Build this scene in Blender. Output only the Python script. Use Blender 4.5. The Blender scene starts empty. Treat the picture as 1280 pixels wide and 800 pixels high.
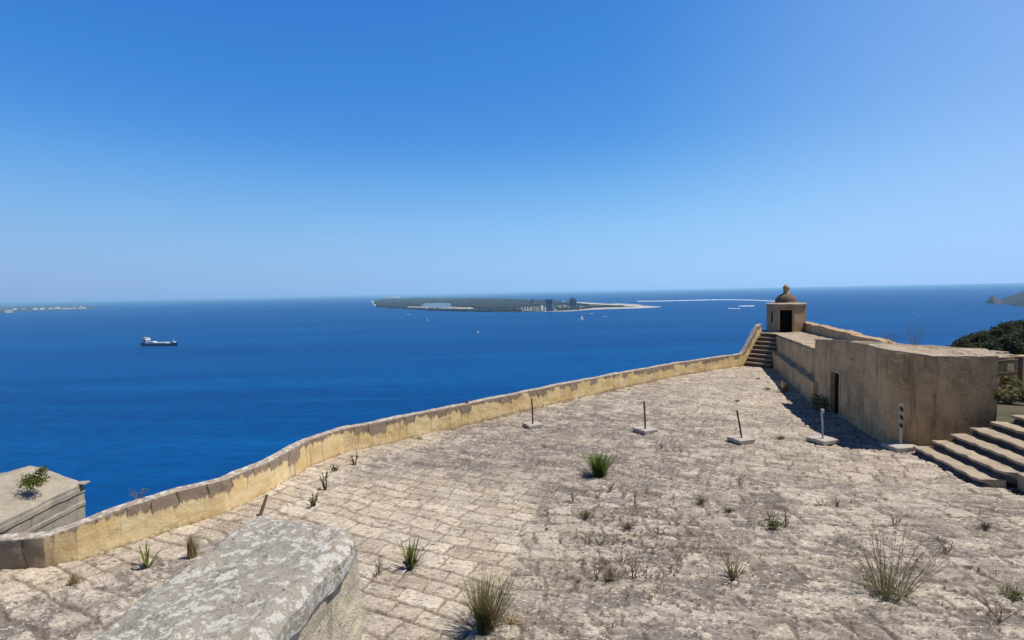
import bpy, math, random
import numpy as np
from mathutils import Vector, Matrix

random.seed(7); RNG = np.random.default_rng(7)
SC = bpy.context.scene
COL = SC.collection
R = math.radians
EYE = 5.9            # eye height above the terrace (z = 0)
SEA = -94.0
F = 640.0            # focal length in photo pixels (1280 wide)

# ------------------------------------------------------------------ camera
_up = Vector((-.0185, 1, .0528)).normalized()
_fw = Vector((0, 0, -1)); _fw = (_fw - _fw.dot(_up) * _up).normalized()
_rt = _fw.cross(_up)
ROT = Matrix((_rt, _fw, _up))
cam_d = bpy.data.cameras.new('camera'); cam = bpy.data.objects.new('camera', cam_d); COL.objects.link(cam)
cam_d.sensor_width = 36; cam_d.lens = 18; cam_d.clip_start = .05; cam_d.clip_end = 200000
cam.matrix_world = Matrix.Translation((0, 0, EYE)) @ ROT.to_4x4()
SC.camera = cam

def ray(px, py):
    return ROT @ Vector((px - 640, 400 - py, -F))
def at(px, py, z=0.0):
    d = ray(px, py); t = (z - EYE) / d.z
    return Vector((d.x * t, d.y * t, z))
def atd(px, py, y):
    d = ray(px, py); t = y / d.y
    return Vector((d.x * t, y, EYE + d.z * t))
def mpp(p):          # metres per photo pixel at a point
    return p[1] / F

# ------------------------------------------------------------------ numpy noise
def _h(ix, iy, iz, s):
    h = (ix.astype(np.int64) * 374761393 + iy.astype(np.int64) * 668265263 + iz.astype(np.int64) * 2147483647 + s * 974634777) & 0xFFFFFFFF
    h = ((h ^ (h >> 13)) * 1274126177) & 0xFFFFFFFF
    h = ((h ^ (h >> 16)) * 2246822519) & 0xFFFFFFFF
    return ((h ^ (h >> 15)) & 0xFFFFFF) / float(0xFFFFFF)
def vn2(x, y, s=0):
    ix = np.floor(x); iy = np.floor(y); fx = x - ix; fy = y - iy
    fx = fx * fx * (3 - 2 * fx); fy = fy * fy * (3 - 2 * fy)
    z = np.zeros_like(ix)
    a = _h(ix, iy, z, s); b = _h(ix + 1, iy, z, s); c = _h(ix, iy + 1, z, s); d = _h(ix + 1, iy + 1, z, s)
    return (a + (b - a) * fx) * (1 - fy) + (c + (d - c) * fx) * fy
def fb2(x, y, s=0, o=4):
    t = 0; a = .5; n = 0
    for i in range(o):
        t = t + a * vn2(x * 2 ** i + 17.3 * i, y * 2 ** i + 9.1 * i, s + i); n += a; a *= .5
    return t / n
def vn3(x, y, z, s=0):
    ix = np.floor(x); iy = np.floor(y); iz = np.floor(z)
    fx = x - ix; fy = y - iy; fz = z - iz
    fx = fx * fx * (3 - 2 * fx); fy = fy * fy * (3 - 2 * fy); fz = fz * fz * (3 - 2 * fz)
    def L(k):
        a = _h(ix, iy, iz + k, s); b = _h(ix + 1, iy, iz + k, s); c = _h(ix, iy + 1, iz + k, s); d = _h(ix + 1, iy + 1, iz + k, s)
        return (a + (b - a) * fx) * (1 - fy) + (c + (d - c) * fx) * fy
    return L(0) * (1 - fz) + L(1) * fz
def jit(V, amp, freq, s=0, o=3):
    """push vertices by position-based noise (coincident verts stay together)"""
    V = np.asarray(V, float); D = np.zeros_like(V)
    for k in range(3):
        a = 1.0
        for i in range(o):
            q = V * freq * 2 ** i + 31.7 * k + 11.3 * i
            D[:, k] += a * (vn3(q[:, 0], q[:, 1], q[:, 2], s + 7 * k + i) - .5); a *= .5
    return V + amp * D
def sstep(a, b, x):
    t = np.clip((x - a) / (b - a), 0, 1); return t * t * (3 - 2 * t)

# ------------------------------------------------------------------ object helpers
def rootloc(o):
    p = Vector((0, 0, 0))
    while o is not None:
        p += o.location; o = o.parent
    return p
def mk(name, V, Fc, m, parent=None, smooth=False, origin=None):
    me = bpy.data.meshes.new(name)
    V = np.asarray(V, float)
    o = bpy.data.objects.new(name, me); COL.objects.link(o)
    if parent is not None:
        o.parent = parent; V = V - np.array(rootloc(parent))
    elif origin is not None:
        o.location = origin; V = V - np.array(origin)
    if isinstance(Fc, np.ndarray):
        n, k = Fc.shape
        me.vertices.add(len(V)); me.vertices.foreach_set('co', V.astype(np.float32).ravel())
        me.loops.add(n * k); me.loops.foreach_set('vertex_index', Fc.astype(np.int32).ravel())
        me.polygons.add(n)
        me.polygons.foreach_set('loop_start', np.arange(0, n * k, k, dtype=np.int32))
        try: me.polygons.foreach_set('loop_total', np.full(n, k, dtype=np.int32))
        except Exception: pass
        me.update(calc_edges=True)
    else:
        me.from_pydata([tuple(v) for v in V], [], Fc); me.update()
    if smooth:
        me.polygons.foreach_set('use_smooth', np.ones(len(me.polygons), dtype=bool))
    me.materials.append(m)
    return o
def empty(name, loc):
    o = bpy.data.objects.new(name, None); o.empty_display_size = .2; COL.objects.link(o); o.location = loc
    return o
def tag(o, label=None, cat=None, group=None, kind=None):
    if label: o['label'] = label
    if cat: o['category'] = cat
    if group: o['group'] = group
    if kind: o['kind'] = kind
    return o
def thing(name, loc, label, cat, group=None):
    return tag(empty(name, loc), label, cat, group)
def copy_thing(o, loc, label=None, scale=None, rz=None):
    c = o.copy(); COL.objects.link(c); c.location = loc
    if label: c['label'] = label
    if scale is not None: c.scale = scale
    if rz is not None: c.rotation_euler = (0, 0, rz)
    for ch in o.children:
        d = ch.copy(); COL.objects.link(d); d.parent = c
        for g in ch.children:
            e = g.copy(); COL.objects.link(e); e.parent = d
    return c

class MB:
    """collects verts and faces"""
    def __init__(s): s.V = []; s.F = []
    def add(s, V, Fc):
        b = len(s.V); s.V += [tuple(v) for v in V]; s.F += [tuple(int(i) + b for i in f) for f in Fc]; return s
    def grid(s, P):                        # P[i][j] of points
        n = len(P); m = len(P[0])
        return s.add([p for r in P for p in r], [(i * m + j, (i + 1) * m + j, (i + 1) * m + j + 1, i * m + j + 1) for i in range(n - 1) for j in range(m - 1)])
    def box(s, c, sz, rz=0, bev=0):
        x, y, z = [q / 2 for q in sz]; V = []
        cs, sn = math.cos(rz), math.sin(rz)
        if bev <= 0:
            L = [(-x, -y, -z), (x, -y, -z), (x, y, -z), (-x, y, -z), (-x, -y, z), (x, -y, z), (x, y, z), (-x, y, z)]
            Fc = [(0, 3, 2, 1), (4, 5, 6, 7), (0, 1, 5, 4), (1, 2, 6, 5), (2, 3, 7, 6), (3, 0, 4, 7)]
        else:
            b = bev; L = []
            for (zz, k) in ((-z, 1), (-z + b, 0), (z - b, 0), (z, 1)):
                i = b * k
                L += [(-x + i, -y + b, zz), (-x + b, -y + i, zz), (x - b, -y + i, zz), (x - i, -y + b, zz), (x - i, y - b, zz), (x - b, y - i, zz), (-x + b, y - i, zz), (-x + i, y - b, zz)]
            Fc = [tuple(reversed(range(8))), tuple(range(24, 32))]
            for r in range(3):
                for j in range(8):
                    k = (j + 1) % 8; Fc.append((r * 8 + j, r * 8 + k, r * 8 + 8 + k, r * 8 + 8 + j))
        V = [(c[0] + a * cs - b_ * sn, c[1] + a * sn + b_ * cs, c[2] + d) for a, b_, d in L]
        return s.add(V, Fc)
    def tube(s, pts, r, n=6, cap=True):
        pts = [Vector(p) for p in pts]; rr = r if isinstance(r, (list, tuple)) else [r] * len(pts); V = []
        for i, p in enumerate(pts):
            d = (pts[min(i + 1, len(pts) - 1)] - pts[max(i - 1, 0)]).normalized()
            a = d.orthogonal().normalized() if abs(d.z) < .999 else Vector((1, 0, 0)); b = d.cross(a)
            V += [p + rr[i] * (math.cos(2 * math.pi * k / n) * a + math.sin(2 * math.pi * k / n) * b) for k in range(n)]
        Fc = [(i * n + k, i * n + (k + 1) % n, (i + 1) * n + (k + 1) % n, (i + 1) * n + k) for i in range(len(pts) - 1) for k in range(n)]
        if cap: Fc += [tuple(reversed(range(n))), tuple(range((len(pts) - 1) * n, len(pts) * n))]
        return s.add(V, Fc)
    def lathe(s, c, prof, n=24, ph=0):
        V = [(c[0] + r * math.cos(ph + 2 * math.pi * k / n), c[1] + r * math.sin(ph + 2 * math.pi * k / n), c[2] + z) for r, z in prof for k in range(n)]
        Fc = [(i * n + k, i * n + (k + 1) % n, (i + 1) * n + (k + 1) % n, (i + 1) * n + k) for i in range(len(prof) - 1) for k in range(n)]
        Fc += [tuple(reversed(range(n))), tuple(range((len(prof) - 1) * n, len(prof) * n))]
        return s.add(V, Fc)
    def prism(s, poly, z0, z1):
        n = len(poly)
        z0 = z0 if isinstance(z0, (list, tuple)) else [z0] * n; z1 = z1 if isinstance(z1, (list, tuple)) else [z1] * n
        V = [(p[0], p[1], z0[i]) for i, p in enumerate(poly)] + [(p[0], p[1], z1[i]) for i, p in enumerate(poly)]
        return s.add(V, [tuple(reversed(range(n))), tuple(range(n, 2 * n))] + [(i, (i + 1) % n, n + (i + 1) % n, n + i) for i in range(n)])
    def build(s, name, m, parent=None, smooth=False, origin=None, jitter=None):
        V = np.array(s.V)
        if jitter: V = jit(V, *jitter)
        return mk(name, V, s.F, m, parent, smooth, origin)

def resample(pts, step):
    out = [np.array(pts[0], float)]
    for a, b in zip(pts[:-1], pts[1:]):
        a = np.array(a, float); b = np.array(b, float); n = max(1, int(np.ceil(np.linalg.norm((b - a)[:2]) / step)))
        out += [a + (b - a) * k / n for k in range(1, n + 1)]
    return np.array(out)
def sweep(path, prof_fn, step=.15, seg=.12):
    """path: list of (x, y, h...) ; prof_fn(extra, s) -> closed list of (offset to the right, z). Returns MB (closed solid)"""
    P = resample(path, step); n = len(P); S = np.r_[0, np.cumsum(np.linalg.norm(np.diff(P[:, :2], axis=0), axis=1))]
    m = MB(); rows = []
    for i in range(n):
        a = P[max(i - 1, 0), :2]; b = P[min(i + 1, n - 1), :2]; d = (b - a) / np.linalg.norm(b - a)
        rt = np.array((d[1], -d[0])); pr = prof_fn(P[i, 2:], S[i]); pts = []
        for k in range(len(pr)):
            p0 = np.array(pr[k]); p1 = np.array(pr[(k + 1) % len(pr)])
            c = prof_fn.cnt[k]
            pts += [p0 + (p1 - p0) * j / c for j in range(c)]
        rows.append([(P[i, 0] + rt[0] * q[0], P[i, 1] + rt[1] * q[0], q[1]) for q in pts])
    k = len(rows[0])
    m.V = [p for r in rows for p in r]
    m.F = [(i * k + j, i * k + (j + 1) % k, (i + 1) * k + (j + 1) % k, (i + 1) * k + j) for i in range(n - 1) for j in range(k)]
    m.F += [tuple(reversed(range(k))), tuple(range((n - 1) * k, n * k))]
    return m

# ------------------------------------------------------------------ node helpers
def nd(nt, typ, ins=None, **props):
    n = nt.nodes.new(typ)
    for k, v in props.items(): setattr(n, k, v)
    for k, v in (ins or {}).items():
        s = n.inputs[k]
        if isinstance(v, bpy.types.NodeSocket): nt.links.new(v, s)
        else: s.default_value = v if not (isinstance(v, tuple) and len(v) == 3 and s.type == 'RGBA') else (*v, 1)
    return n
def mixc(nt, f, a, b, mode='MIX'):
    return nd(nt, 'ShaderNodeMix', {0: f, 6: a, 7: b}, data_type='RGBA', blend_type=mode).outputs[2]
def noise(nt, vec, sc, det=4, rough=.6, dist=0):
    return nd(nt, 'ShaderNodeTexNoise', {'Vector': vec, 'Scale': sc, 'Detail': det, 'Roughness': rough, 'Distortion': dist}).outputs['Fac']
def mr(nt, v, a, b, c=0., d=1., it='SMOOTHSTEP'):
    return nd(nt, 'ShaderNodeMapRange', {'Value': v, 'From Min': a, 'From Max': b, 'To Min': c, 'To Max': d}, interpolation_type=it).outputs[0]
def mth(nt, op, a, b=0.): 
    return nd(nt, 'ShaderNodeMath', {0: a, 1: b}, operation=op).outputs[0]
def stretch(nt, vec, sc):
    return nd(nt, 'ShaderNodeMapping', {'Vector': vec, 'Scale': sc}).outputs[0]
def newmat(name):
    m = bpy.data.materials.new(name); m.use_nodes = True; nt = m.node_tree; b = nt.nodes['Principled BSDF']
    return m, nt, b
def coords(nt):                 # world-space position
    return nd(nt, 'ShaderNodeNewGeometry').outputs['Position']
def finish(nt, b, col, rough=.9, bump=None, strength=.5, dist=.02, spec=.2):
    if isinstance(col, tuple): b.inputs['Base Color'].default_value = (*col, 1)
    else: nt.links.new(col, b.inputs['Base Color'])
    if isinstance(rough, float): b.inputs['Roughness'].default_value = rough
    else: nt.links.new(rough, b.inputs['Roughness'])
    b.inputs['Specular IOR Level'].default_value = spec
    if bump is not None:
        bp = nd(nt, 'ShaderNodeBump', {'Height': bump, 'Strength': strength, 'Distance': dist})
        nt.links.new(bp.outputs[0], b.inputs['Normal'])

def stone_mat(name, c1, c2, c3, sc=1.5, spot=None, spot_amt=.62, streak=0, streak_col=(.1, .085, .07), bump=.6, dist=.02, obj=False):
    m, nt, b = newmat(name); P = nd(nt, 'ShaderNodeTexCoord').outputs['Object'] if obj else coords(nt)
    a = noise(nt, P, sc, 6, .65); f = noise(nt, P, sc * 9, 5, .7)
    col = mixc(nt, mr(nt, a, .35, .65), c1, c2)
    col = mixc(nt, mr(nt, f, .5, .75), col, c3)
    if streak:
        s = noise(nt, stretch(nt, P, (2.2, 2.2, .22)), 2.0, 6, .7)
        col = mixc(nt, mr(nt, s, .5, .72, 0, streak), col, streak_col)
    if spot:
        s = noise(nt, P, sc * 5, 6, .75, .4)
        col = mixc(nt, mr(nt, s, spot_amt, spot_amt + .05), col, spot)
    g = noise(nt, P, sc * 30, 4, .7)
    h = mth(nt, 'ADD', mth(nt, 'MULTIPLY', f, 1.0), mth(nt, 'MULTIPLY', g, .5))
    finish(nt, b, col, .92, h, bump, dist)
    return m
def flat_mat(name, c, rough=.6, spec=.3, metal=0, var=.25, sc=3.):
    m, nt, b = newmat(name); P = nd(nt, 'ShaderNodeTexCoord').outputs['Object']
    n = noise(nt, P, sc, 4, .6)
    col = mixc(nt, n, tuple(q * (1 - var) for q in c), tuple(min(1, q * (1 + var)) for q in c))
    finish(nt, b, col, rough, None, spec=spec); b.inputs['Metallic'].default_value = metal
    return m
def leaf_mat(name, c1, c2, c3=None, sc=4., trans=.35):
    m, nt, b = newmat(name); P = nd(nt, 'ShaderNodeTexCoord').outputs['Object']
    n = noise(nt, P, sc, 3, .7); w = nd(nt, 'ShaderNodeTexWhiteNoise', {'Vector': stretch(nt, P, (90, 90, 25))}).outputs[0]
    col = mixc(nt, mr(nt, n, .35, .65), c1, c2)
    col = mixc(nt, mth(nt, 'MULTIPLY', n, .5), col, c3 or c2)
    finish(nt, b, col, .7, spec=.2)
    t = nd(nt, 'ShaderNodeBsdfTranslucent', {'Color': col}); mx = nd(nt, 'ShaderNodeMixShader', {0: trans})
    nt.links.new(b.outputs[0], mx.inputs[1]); nt.links.new(t.outputs[0], mx.inputs[2])
    nt.links.new(mx.outputs[0], nt.nodes['Material Output'].inputs['Surface'])
    return m

# ------------------------------------------------------------------ light, sky, view
SUN_EL = R(62); SUN_DIR = Vector((math.cos(SUN_EL) * .999, math.cos(SUN_EL) * .05, math.sin(SUN_EL))).normalized()
W = bpy.data.worlds.new('World'); SC.world = W; W.use_nodes = True; wt = W.node_tree
bg = wt.nodes['Background']
sky = nd(wt, 'ShaderNodeTexSky', sky_type='NISHITA', sun_disc=False, sun_elevation=SUN_EL, sun_rotation=math.atan2(SUN_DIR.x, SUN_DIR.y),
         altitude=5000, air_density=1.0, dust_density=0.0, ozone_density=6.0)
# per-channel response of the phone camera to the sky, and the paler air towards the sun's side
_sp = nd(wt, 'ShaderNodeSeparateColor', {0: sky.outputs[0]})
def _chan(o, a, e): return mth(wt, 'MULTIPLY', mth(wt, 'POWER', mth(wt, 'MULTIPLY', o, .12), e), a / .12)
_rgb = nd(wt, 'ShaderNodeCombineColor', {0: _chan(_sp.outputs[0], 4.7, 1.72), 1: _chan(_sp.outputs[1], 1.45, .93), 2: _chan(_sp.outputs[2], 1.10, .42)}).outputs[0]
_dir = nd(wt, 'ShaderNodeSeparateXYZ', {0: nd(wt, 'ShaderNodeTexCoord').outputs['Generated']})
_hz = mr(wt, _dir.outputs[2], .30, -.02, 0, 1)
_hcol = mixc(wt, mr(wt, _dir.outputs[0], -.75, .7, 0, 1, 'LINEAR'), tuple(q / .12 for q in (.215, .41, .72)), tuple(q / .12 for q in (.30, .61, 1.0)))
_rgb = mixc(wt, _hz, _rgb, _hcol)
_gl = mth(wt, 'MULTIPLY', mr(wt, _dir.outputs[0], .15, 1.0, 0, .62), mr(wt, _dir.outputs[2], .75, .45))
_rgb = mixc(wt, _gl, _rgb, tuple(q / .12 for q in (.39, .57, .95)))
_zen = mth(wt, 'MULTIPLY', mr(wt, _dir.outputs[2], .45, .85, 1, .18), mr(wt, _dir.outputs[1], .25, -.45, 1, .5))
_rgb = mixc(wt, 1.0, _rgb, nd(wt, 'ShaderNodeCombineColor', {0: _zen, 1: _zen, 2: _zen}).outputs[0], 'MULTIPLY')
wt.links.new(_rgb, bg.inputs[0]); bg.inputs[1].default_value = .12
sd = bpy.data.lights.new('sun', 'SUN'); so = bpy.data.objects.new('sun', sd); COL.objects.link(so)
sd.energy = 4.9; sd.angle = R(.5); sd.color = (1, .945, .865)
so.rotation_euler = SUN_DIR.to_track_quat('Z', 'Y').to_euler(); so.location = (0, 0, 60)
SC.view_settings.view_transform = 'Standard'; SC.view_settings.look = 'None'; SC.view_settings.exposure = 0.0; SC.view_settings.gamma = 1
SC.cycles.use_denoising = True
SC.cycles.max_bounces = 6; SC.cycles.diffuse_bounces = 4; SC.cycles.volume_bounces = 1; SC.cycles.transparent_max_bounces = 8

# ------------------------------------------------------------------ materials
def mat_terrace():
    m, nt, b = newmat('weathered_paving'); P = coords(nt)
    at_ = nd(nt, 'ShaderNodeVertexColor', layer_name='Col'); sp = nd(nt, 'ShaderNodeSeparateColor', {0: at_.outputs[0]})
    tint, joint, zone = sp.outputs[0], sp.outputs[1], sp.outputs[2]
    chunk = at_.outputs[1]
    R2 = nd(nt, 'ShaderNodeMapping', {'Vector': P, 'Rotation': (0, 0, R(26)), 'Scale': (.55, 1.25, 1)}).outputs[0]
    big = noise(nt, P, .28, 5, .6); mid = noise(nt, P, 1.7, 6, .7); fine = noise(nt, R2, 12, 6, .8, .3); xf = noise(nt, P, 42, 3, .7)
    cream = mixc(nt, tint, (.51, .42, .31), (.70, .605, .475))
    grey = mixc(nt, tint, (.195, .168, .15), (.41, .352, .305))
    col = mixc(nt, zone, grey, cream)
    col = mixc(nt, mr(nt, mid, .45, .68, 0, .55), col, (.27, .225, .195))
    col = mixc(nt, mr(nt, big, .5, .68, 0, .4), col, (.52, .43, .325))
    col = mixc(nt, mth(nt, 'MULTIPLY', mth(nt, 'MULTIPLY', chunk, mr(nt, zone, .75, .1)), mr(nt, mid, .4, .6, .1, .8)), col, (.66, .57, .45))
    col = mixc(nt, mr(nt, fine, .555, .61, 0, .9), col, (.80, .725, .615))
    stn = mth(nt, 'MULTIPLY', mr(nt, noise(nt, P, .55, 6, .7), .5, .64, 0, .6), mr(nt, zone, 1.0, .35))
    col = mixc(nt, stn, col, (.215, .185, .165))
    dk = noise(nt, R2, 6.5, 7, .82, .4)
    col = mixc(nt, mr(nt, dk, .525, .62, 0, .85), col, (.10, .077, .064))
    dk2 = noise(nt, R2, 26, 4, .75)
    col = mixc(nt, mr(nt, dk2, .545, .62, 0, .75), col, (.10, .078, .065))
    col = mixc(nt, mth(nt, 'MULTIPLY', joint, .7), col, (.14, .11, .085))
    h = mth(nt, 'ADD', fine, mth(nt, 'MULTIPLY', xf, .8))
    finish(nt, b, col, .95, h, .8, .02, .1)
    return m
def mat_plaster():
    """ochre lime wash with bare grey-brown stone showing along the top of the parapet"""
    m, nt, b = newmat('ochre_limewash'); P = coords(nt)
    at_ = nd(nt, 'ShaderNodeVertexColor', layer_name='Col'); sp = nd(nt, 'ShaderNodeSeparateColor', {0: at_.outputs[0]})
    h, top = sp.outputs[0], sp.outputs[1]          # height 0..1 up the face ; 1 on the top
    a = noise(nt, P, .9, 5, .6); f = noise(nt, P, 7, 5, .7); dr = noise(nt, stretch(nt, P, (3, 3, .25)), 1.6, 6, .75)
    och = mixc(nt, mr(nt, a, .35, .65), (.67, .475, .22), (.76, .605, .345))
    och = mixc(nt, mr(nt, f, .55, .72), och, (.78, .68, .47))
    och = mixc(nt, mr(nt, dr, .54, .64, 0, .6), och, (.36, .27, .165))
    bw = noise(nt, stretch(nt, P, (1.0, 1.0, .35)), 1.1, 3, .6)
    # bare stones: height + blocky noise
    sa = mth(nt, 'ADD', mth(nt, 'MULTIPLY', at_.outputs[1], 100 / .62), mth(nt, 'MULTIPLY', noise(nt, P, .8, 2, .5), 1.6))
    brs = nd(nt, 'ShaderNodeTexWhiteNoise', {'W': mth(nt, 'FLOOR', sa)}, noise_dimensions='1D').outputs['Value']
    jn = mr(nt, mth(nt, 'ABSOLUTE', mth(nt, 'SUBTRACT', mth(nt, 'FRACT', sa), .5)), .44, .49)
    edge = mth(nt, 'ADD', mth(nt, 'ADD', h, mth(nt, 'MULTIPLY', mth(nt, 'SUBTRACT', brs, .5), .42)), mth(nt, 'MULTIPLY', mth(nt, 'SUBTRACT', dr, .5), .75))
    st = mixc(nt, noise(nt, P, 5, 6, .75), (.12, .085, .06), (.42, .325, .235))
    st = mixc(nt, mth(nt, 'MULTIPLY', brs, .55), st, (.36, .28, .205)); st = mixc(nt, mth(nt, 'MULTIPLY', jn, .8), st, (.06, .047, .04))
    bare = mth(nt, 'MAXIMUM', mr(nt, edge, .67, .72), sp.outputs[2])  # second input is the painted shade of the left end
    col = mixc(nt, bare, och, st)
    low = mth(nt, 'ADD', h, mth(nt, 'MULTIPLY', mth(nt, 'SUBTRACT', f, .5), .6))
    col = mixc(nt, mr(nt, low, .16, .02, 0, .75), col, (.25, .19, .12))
    tp = mixc(nt, mr(nt, f, .45, .62), (.33, .275, .225), (.64, .575, .49))
    col = mixc(nt, top, col, tp)
    g = noise(nt, P, 30, 4, .7)
    finish(nt, b, col, .93, mth(nt, 'ADD', f, mth(nt, 'MULTIPLY', g, .5)), .8, .03, .1)
    return m
def mat_sea():
    m, nt, b = newmat('deep_blue_sea'); P = coords(nt)
    a = noise(nt, stretch(nt, P, (.0007, .0045, 1)), 1, 6, .65, .6)
    a2 = noise(nt, stretch(nt, P, (.004, .03, 1)), 1, 7, .7, .3)
    w = noise(nt, stretch(nt, P, (.05, .12, 1)), 1, 5, .65); w2 = noise(nt, stretch(nt, P, (.35, .6, 1)), 1, 4, .6)
    col = mixc(nt, mr(nt, a, .3, .7), (.0003, .054, .21), (.0008, .084, .28))
    col = mixc(nt, mr(nt, a2, .45, .72, 0, .6), col, (.0015, .108, .32))
    col = mixc(nt, mr(nt, w, .36, .62, .32, 0), col, (.0002, .022, .10))
    w3 = noise(nt, stretch(nt, P, (.12, .5, 1)), 1, 4, .7)
    col = mixc(nt, mr(nt, w3, .56, .72, 0, .3), col, (.004, .125, .33))
    finish(nt, b, col, .42, mth(nt, 'ADD', w, mth(nt, 'MULTIPLY', w2, .25)), .4, 1.5, .015)
    b.inputs['IOR'].default_value = 1.33; b.inputs['Specular Tint'].default_value = (.25, .62, 1, 1)
    return m
def mat_lichen():
    m, nt, b = newmat('lichen_crusted_stone'); P = coords(nt)
    a = noise(nt, P, 3.2, 5, .6); l = noise(nt, P, 33, 7, .70); l2 = noise(nt, P, 60, 5, .7); k = noise(nt, P, 30, 4, .6, .3); pk = noise(nt, P, 2.1, 3, .5)
    col = mixc(nt, mr(nt, a, .35, .62), (.29, .28, .245), (.39, .35, .29))
    col = mixc(nt, mr(nt, pk, .5, .6, 0, .7), col, (.42, .34, .265))
    col = mixc(nt, mr(nt, noise(nt, P, 9, 6, .75), .56, .66, 0, .7), col, (.135, .127, .112))
    col = mixc(nt, mr(nt, l2, .5, .62, 0, .6), col, (.38, .35, .30))
    col = mixc(nt, mr(nt, mth(nt, 'ADD', l, mth(nt, 'MULTIPLY', pk, .5)), .77, .81), col, (.62, .595, .53))
    col = mixc(nt, mr(nt, k, .68, .72), col, (.035, .032, .03))
    gr = noise(nt, P, 85, 4, .8); col = mixc(nt, mr(nt, gr, .56, .68, 0, .6), col, (.09, .083, .075)); col = mixc(nt, mr(nt, gr, .44, .36, 0, .5), col, (.50, .47, .41))
    g = noise(nt, P, 110, 4, .75)
    finish(nt, b, col, .95, mth(nt, 'ADD', mth(nt, 'ADD', l, mth(nt, 'MULTIPLY', a, 1.0)), mth(nt, 'MULTIPLY', g, .6)), .9, .012, .1)
    return m
M = dict(
    terrace=mat_terrace(), plaster=mat_plaster(), sea=mat_sea(), lichen=mat_lichen(),
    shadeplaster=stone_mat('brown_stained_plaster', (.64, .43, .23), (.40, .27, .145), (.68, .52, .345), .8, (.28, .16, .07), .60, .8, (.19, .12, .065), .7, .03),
    turret=stone_mat('buff_plaster', (.56, .385, .225), (.42, .285, .16), (.62, .46, .30), 1.6, None, .6, .6, (.14, .11, .085), .6, .02),
    tile=stone_mat('red_brown_dome_render', (.21, .135, .10), (.14, .09, .07), (.27, .19, .145), 2.5),
    coping=stone_mat('pale_coping_stone', (.44, .35, .25), (.30, .24, .18), (.56, .47, .36), 1.4, (.17, .135, .11), .58),
    step=stone_mat('worn_step_stone', (.44, .355, .26), (.32, .255, .19), (.56, .47, .365), 2.0, (.18, .15, .13), .62),
    riser=stone_mat('shade_dark_riser_stone', (.13, .105, .09), (.085, .07, .065), (.22, .18, .15), 3, None, bump=.8, dist=.03),  # risers darkened in colour to deepen their shade
    wallside=stone_mat('flaking_cream_plaster', (.66, .565, .40), (.44, .375, .28), (.74, .67, .53), 4, (.16, .13, .10), .6, .8, (.17, .14, .11), .9, .015),
    bastion=stone_mat('grey_bastion_masonry', (.40, .345, .27), (.30, .26, .205), (.49, .43, .35), .9, (.17, .15, .13), .62, .4),
    concrete=stone_mat('pale_concrete', (.50, .445, .39), (.40, .355, .31), (.58, .53, .47), 5, (.24, .21, .18), .6, obj=True, bump=.3, dist=.01),
    rust=stone_mat('rusty_iron', (.10, .065, .045), (.055, .04, .035), (.17, .10, .065), 8, obj=True, bump=.3, dist=.004),
    galv=flat_mat('grey_galvanised_steel', (.42, .41, .40), .5, .4, .3),
    weathered=stone_mat('weathered_white_board', (.55, .50, .43), (.42, .36, .29), (.62, .58, .52), 9, obj=True, bump=.2, dist=.004), white=flat_mat('white_paint', (.78, .78, .76), .5, .3, 0, .08), black=flat_mat('black_paint', (.03, .03, .03), .5),
    wood=stone_mat('weathered_wood', (.17, .12, .08), (.11, .08, .055), (.24, .18, .13), 6, obj=True, bump=.4, dist=.006),
    dark=flat_mat('dark_interior', (.008, .007, .007), .9, .1), dark_doorway=flat_mat('unlit_doorway_black', (.012, .010, .009), .8, .1),  # doorway panel: darkness of the unlit opening put into its colour
    soil=stone_mat('scrub_hillside_soil', (.11, .085, .05), (.06, .06, .03), (.16, .13, .085), .15),
    navy=flat_mat('navy_hull', (.012, .016, .06), .5), redhull=flat_mat('red_antifouling', (.2, .03, .02), .5), yellow=flat_mat('yellow_funnel', (.6, .45, .12), .5),
    sand=stone_mat('pale_sand', (.62, .55, .44), (.50, .44, .35), (.66, .60, .50), .004, bump=0, dist=0.0001),
    island=stone_mat('scrubby_island_ground', (.075, .066, .048), (.12, .098, .07), (.05, .05, .035), .004, bump=0, dist=0.0001),
    lagoon=flat_mat('shallow_lagoon_water', (.12, .16, .19), .4), 
    canopy=leaf_mat('dark_pine_canopy', (.017, .020, .015), (.032, .034, .024), None, .01, .05),
    canopy2=leaf_mat('maquis_slope', (.03, .035, .028), (.065, .058, .045), None, .02, .1),
    tower=flat_mat('blue_grey_tower_facade', (.09, .13, .20), .4, .4, 0, .2, .1), bwhite=flat_mat('white_render', (.80, .78, .74), .7, .2, 0, .06, .2), bcream=flat_mat('cream_render', (.62, .52, .40), .8, .2, 0, .1, .2),
    broof=flat_mat('terracotta_roof', (.38, .17, .10), .8, .2, 0, .2, .3), pane=flat_mat('dark_glazing', (.03, .05, .08), .2, .5),
    foam=flat_mat('white_foam', (.72, .78, .82), .8, .2, 0, .1, .01),
    grass=leaf_mat('fresh_green_grass', (.08, .18, .02), (.14, .24, .035), (.18, .22, .05)),
    olive=leaf_mat('olive_leaves', (.11, .12, .04), (.19, .18, .07), (.26, .22, .11)),
    straw=leaf_mat('dry_straw', (.38, .29, .14), (.50, .41, .22), (.3, .22, .11)),
    stalk=leaf_mat('dead_brown_stalks', (.16, .12, .08), (.27, .205, .135), None, 4, .1),
    squill=leaf_mat('yellow_green_leaves', (.14, .17, .03), (.24, .24, .06), (.1, .13, .03)),
    darkstalk=leaf_mat('dark_stems', (.055, .05, .028), (.09, .085, .04), None, 4, .1),
    pine=leaf_mat('pine_needles', (.045, .062, .028), (.08, .092, .042), (.10, .108, .055), 1.2, .35), bark=stone_mat('pine_bark', (.10, .07, .05), (.07, .05, .04), (.14, .1, .075), 4, obj=True),
)

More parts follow.
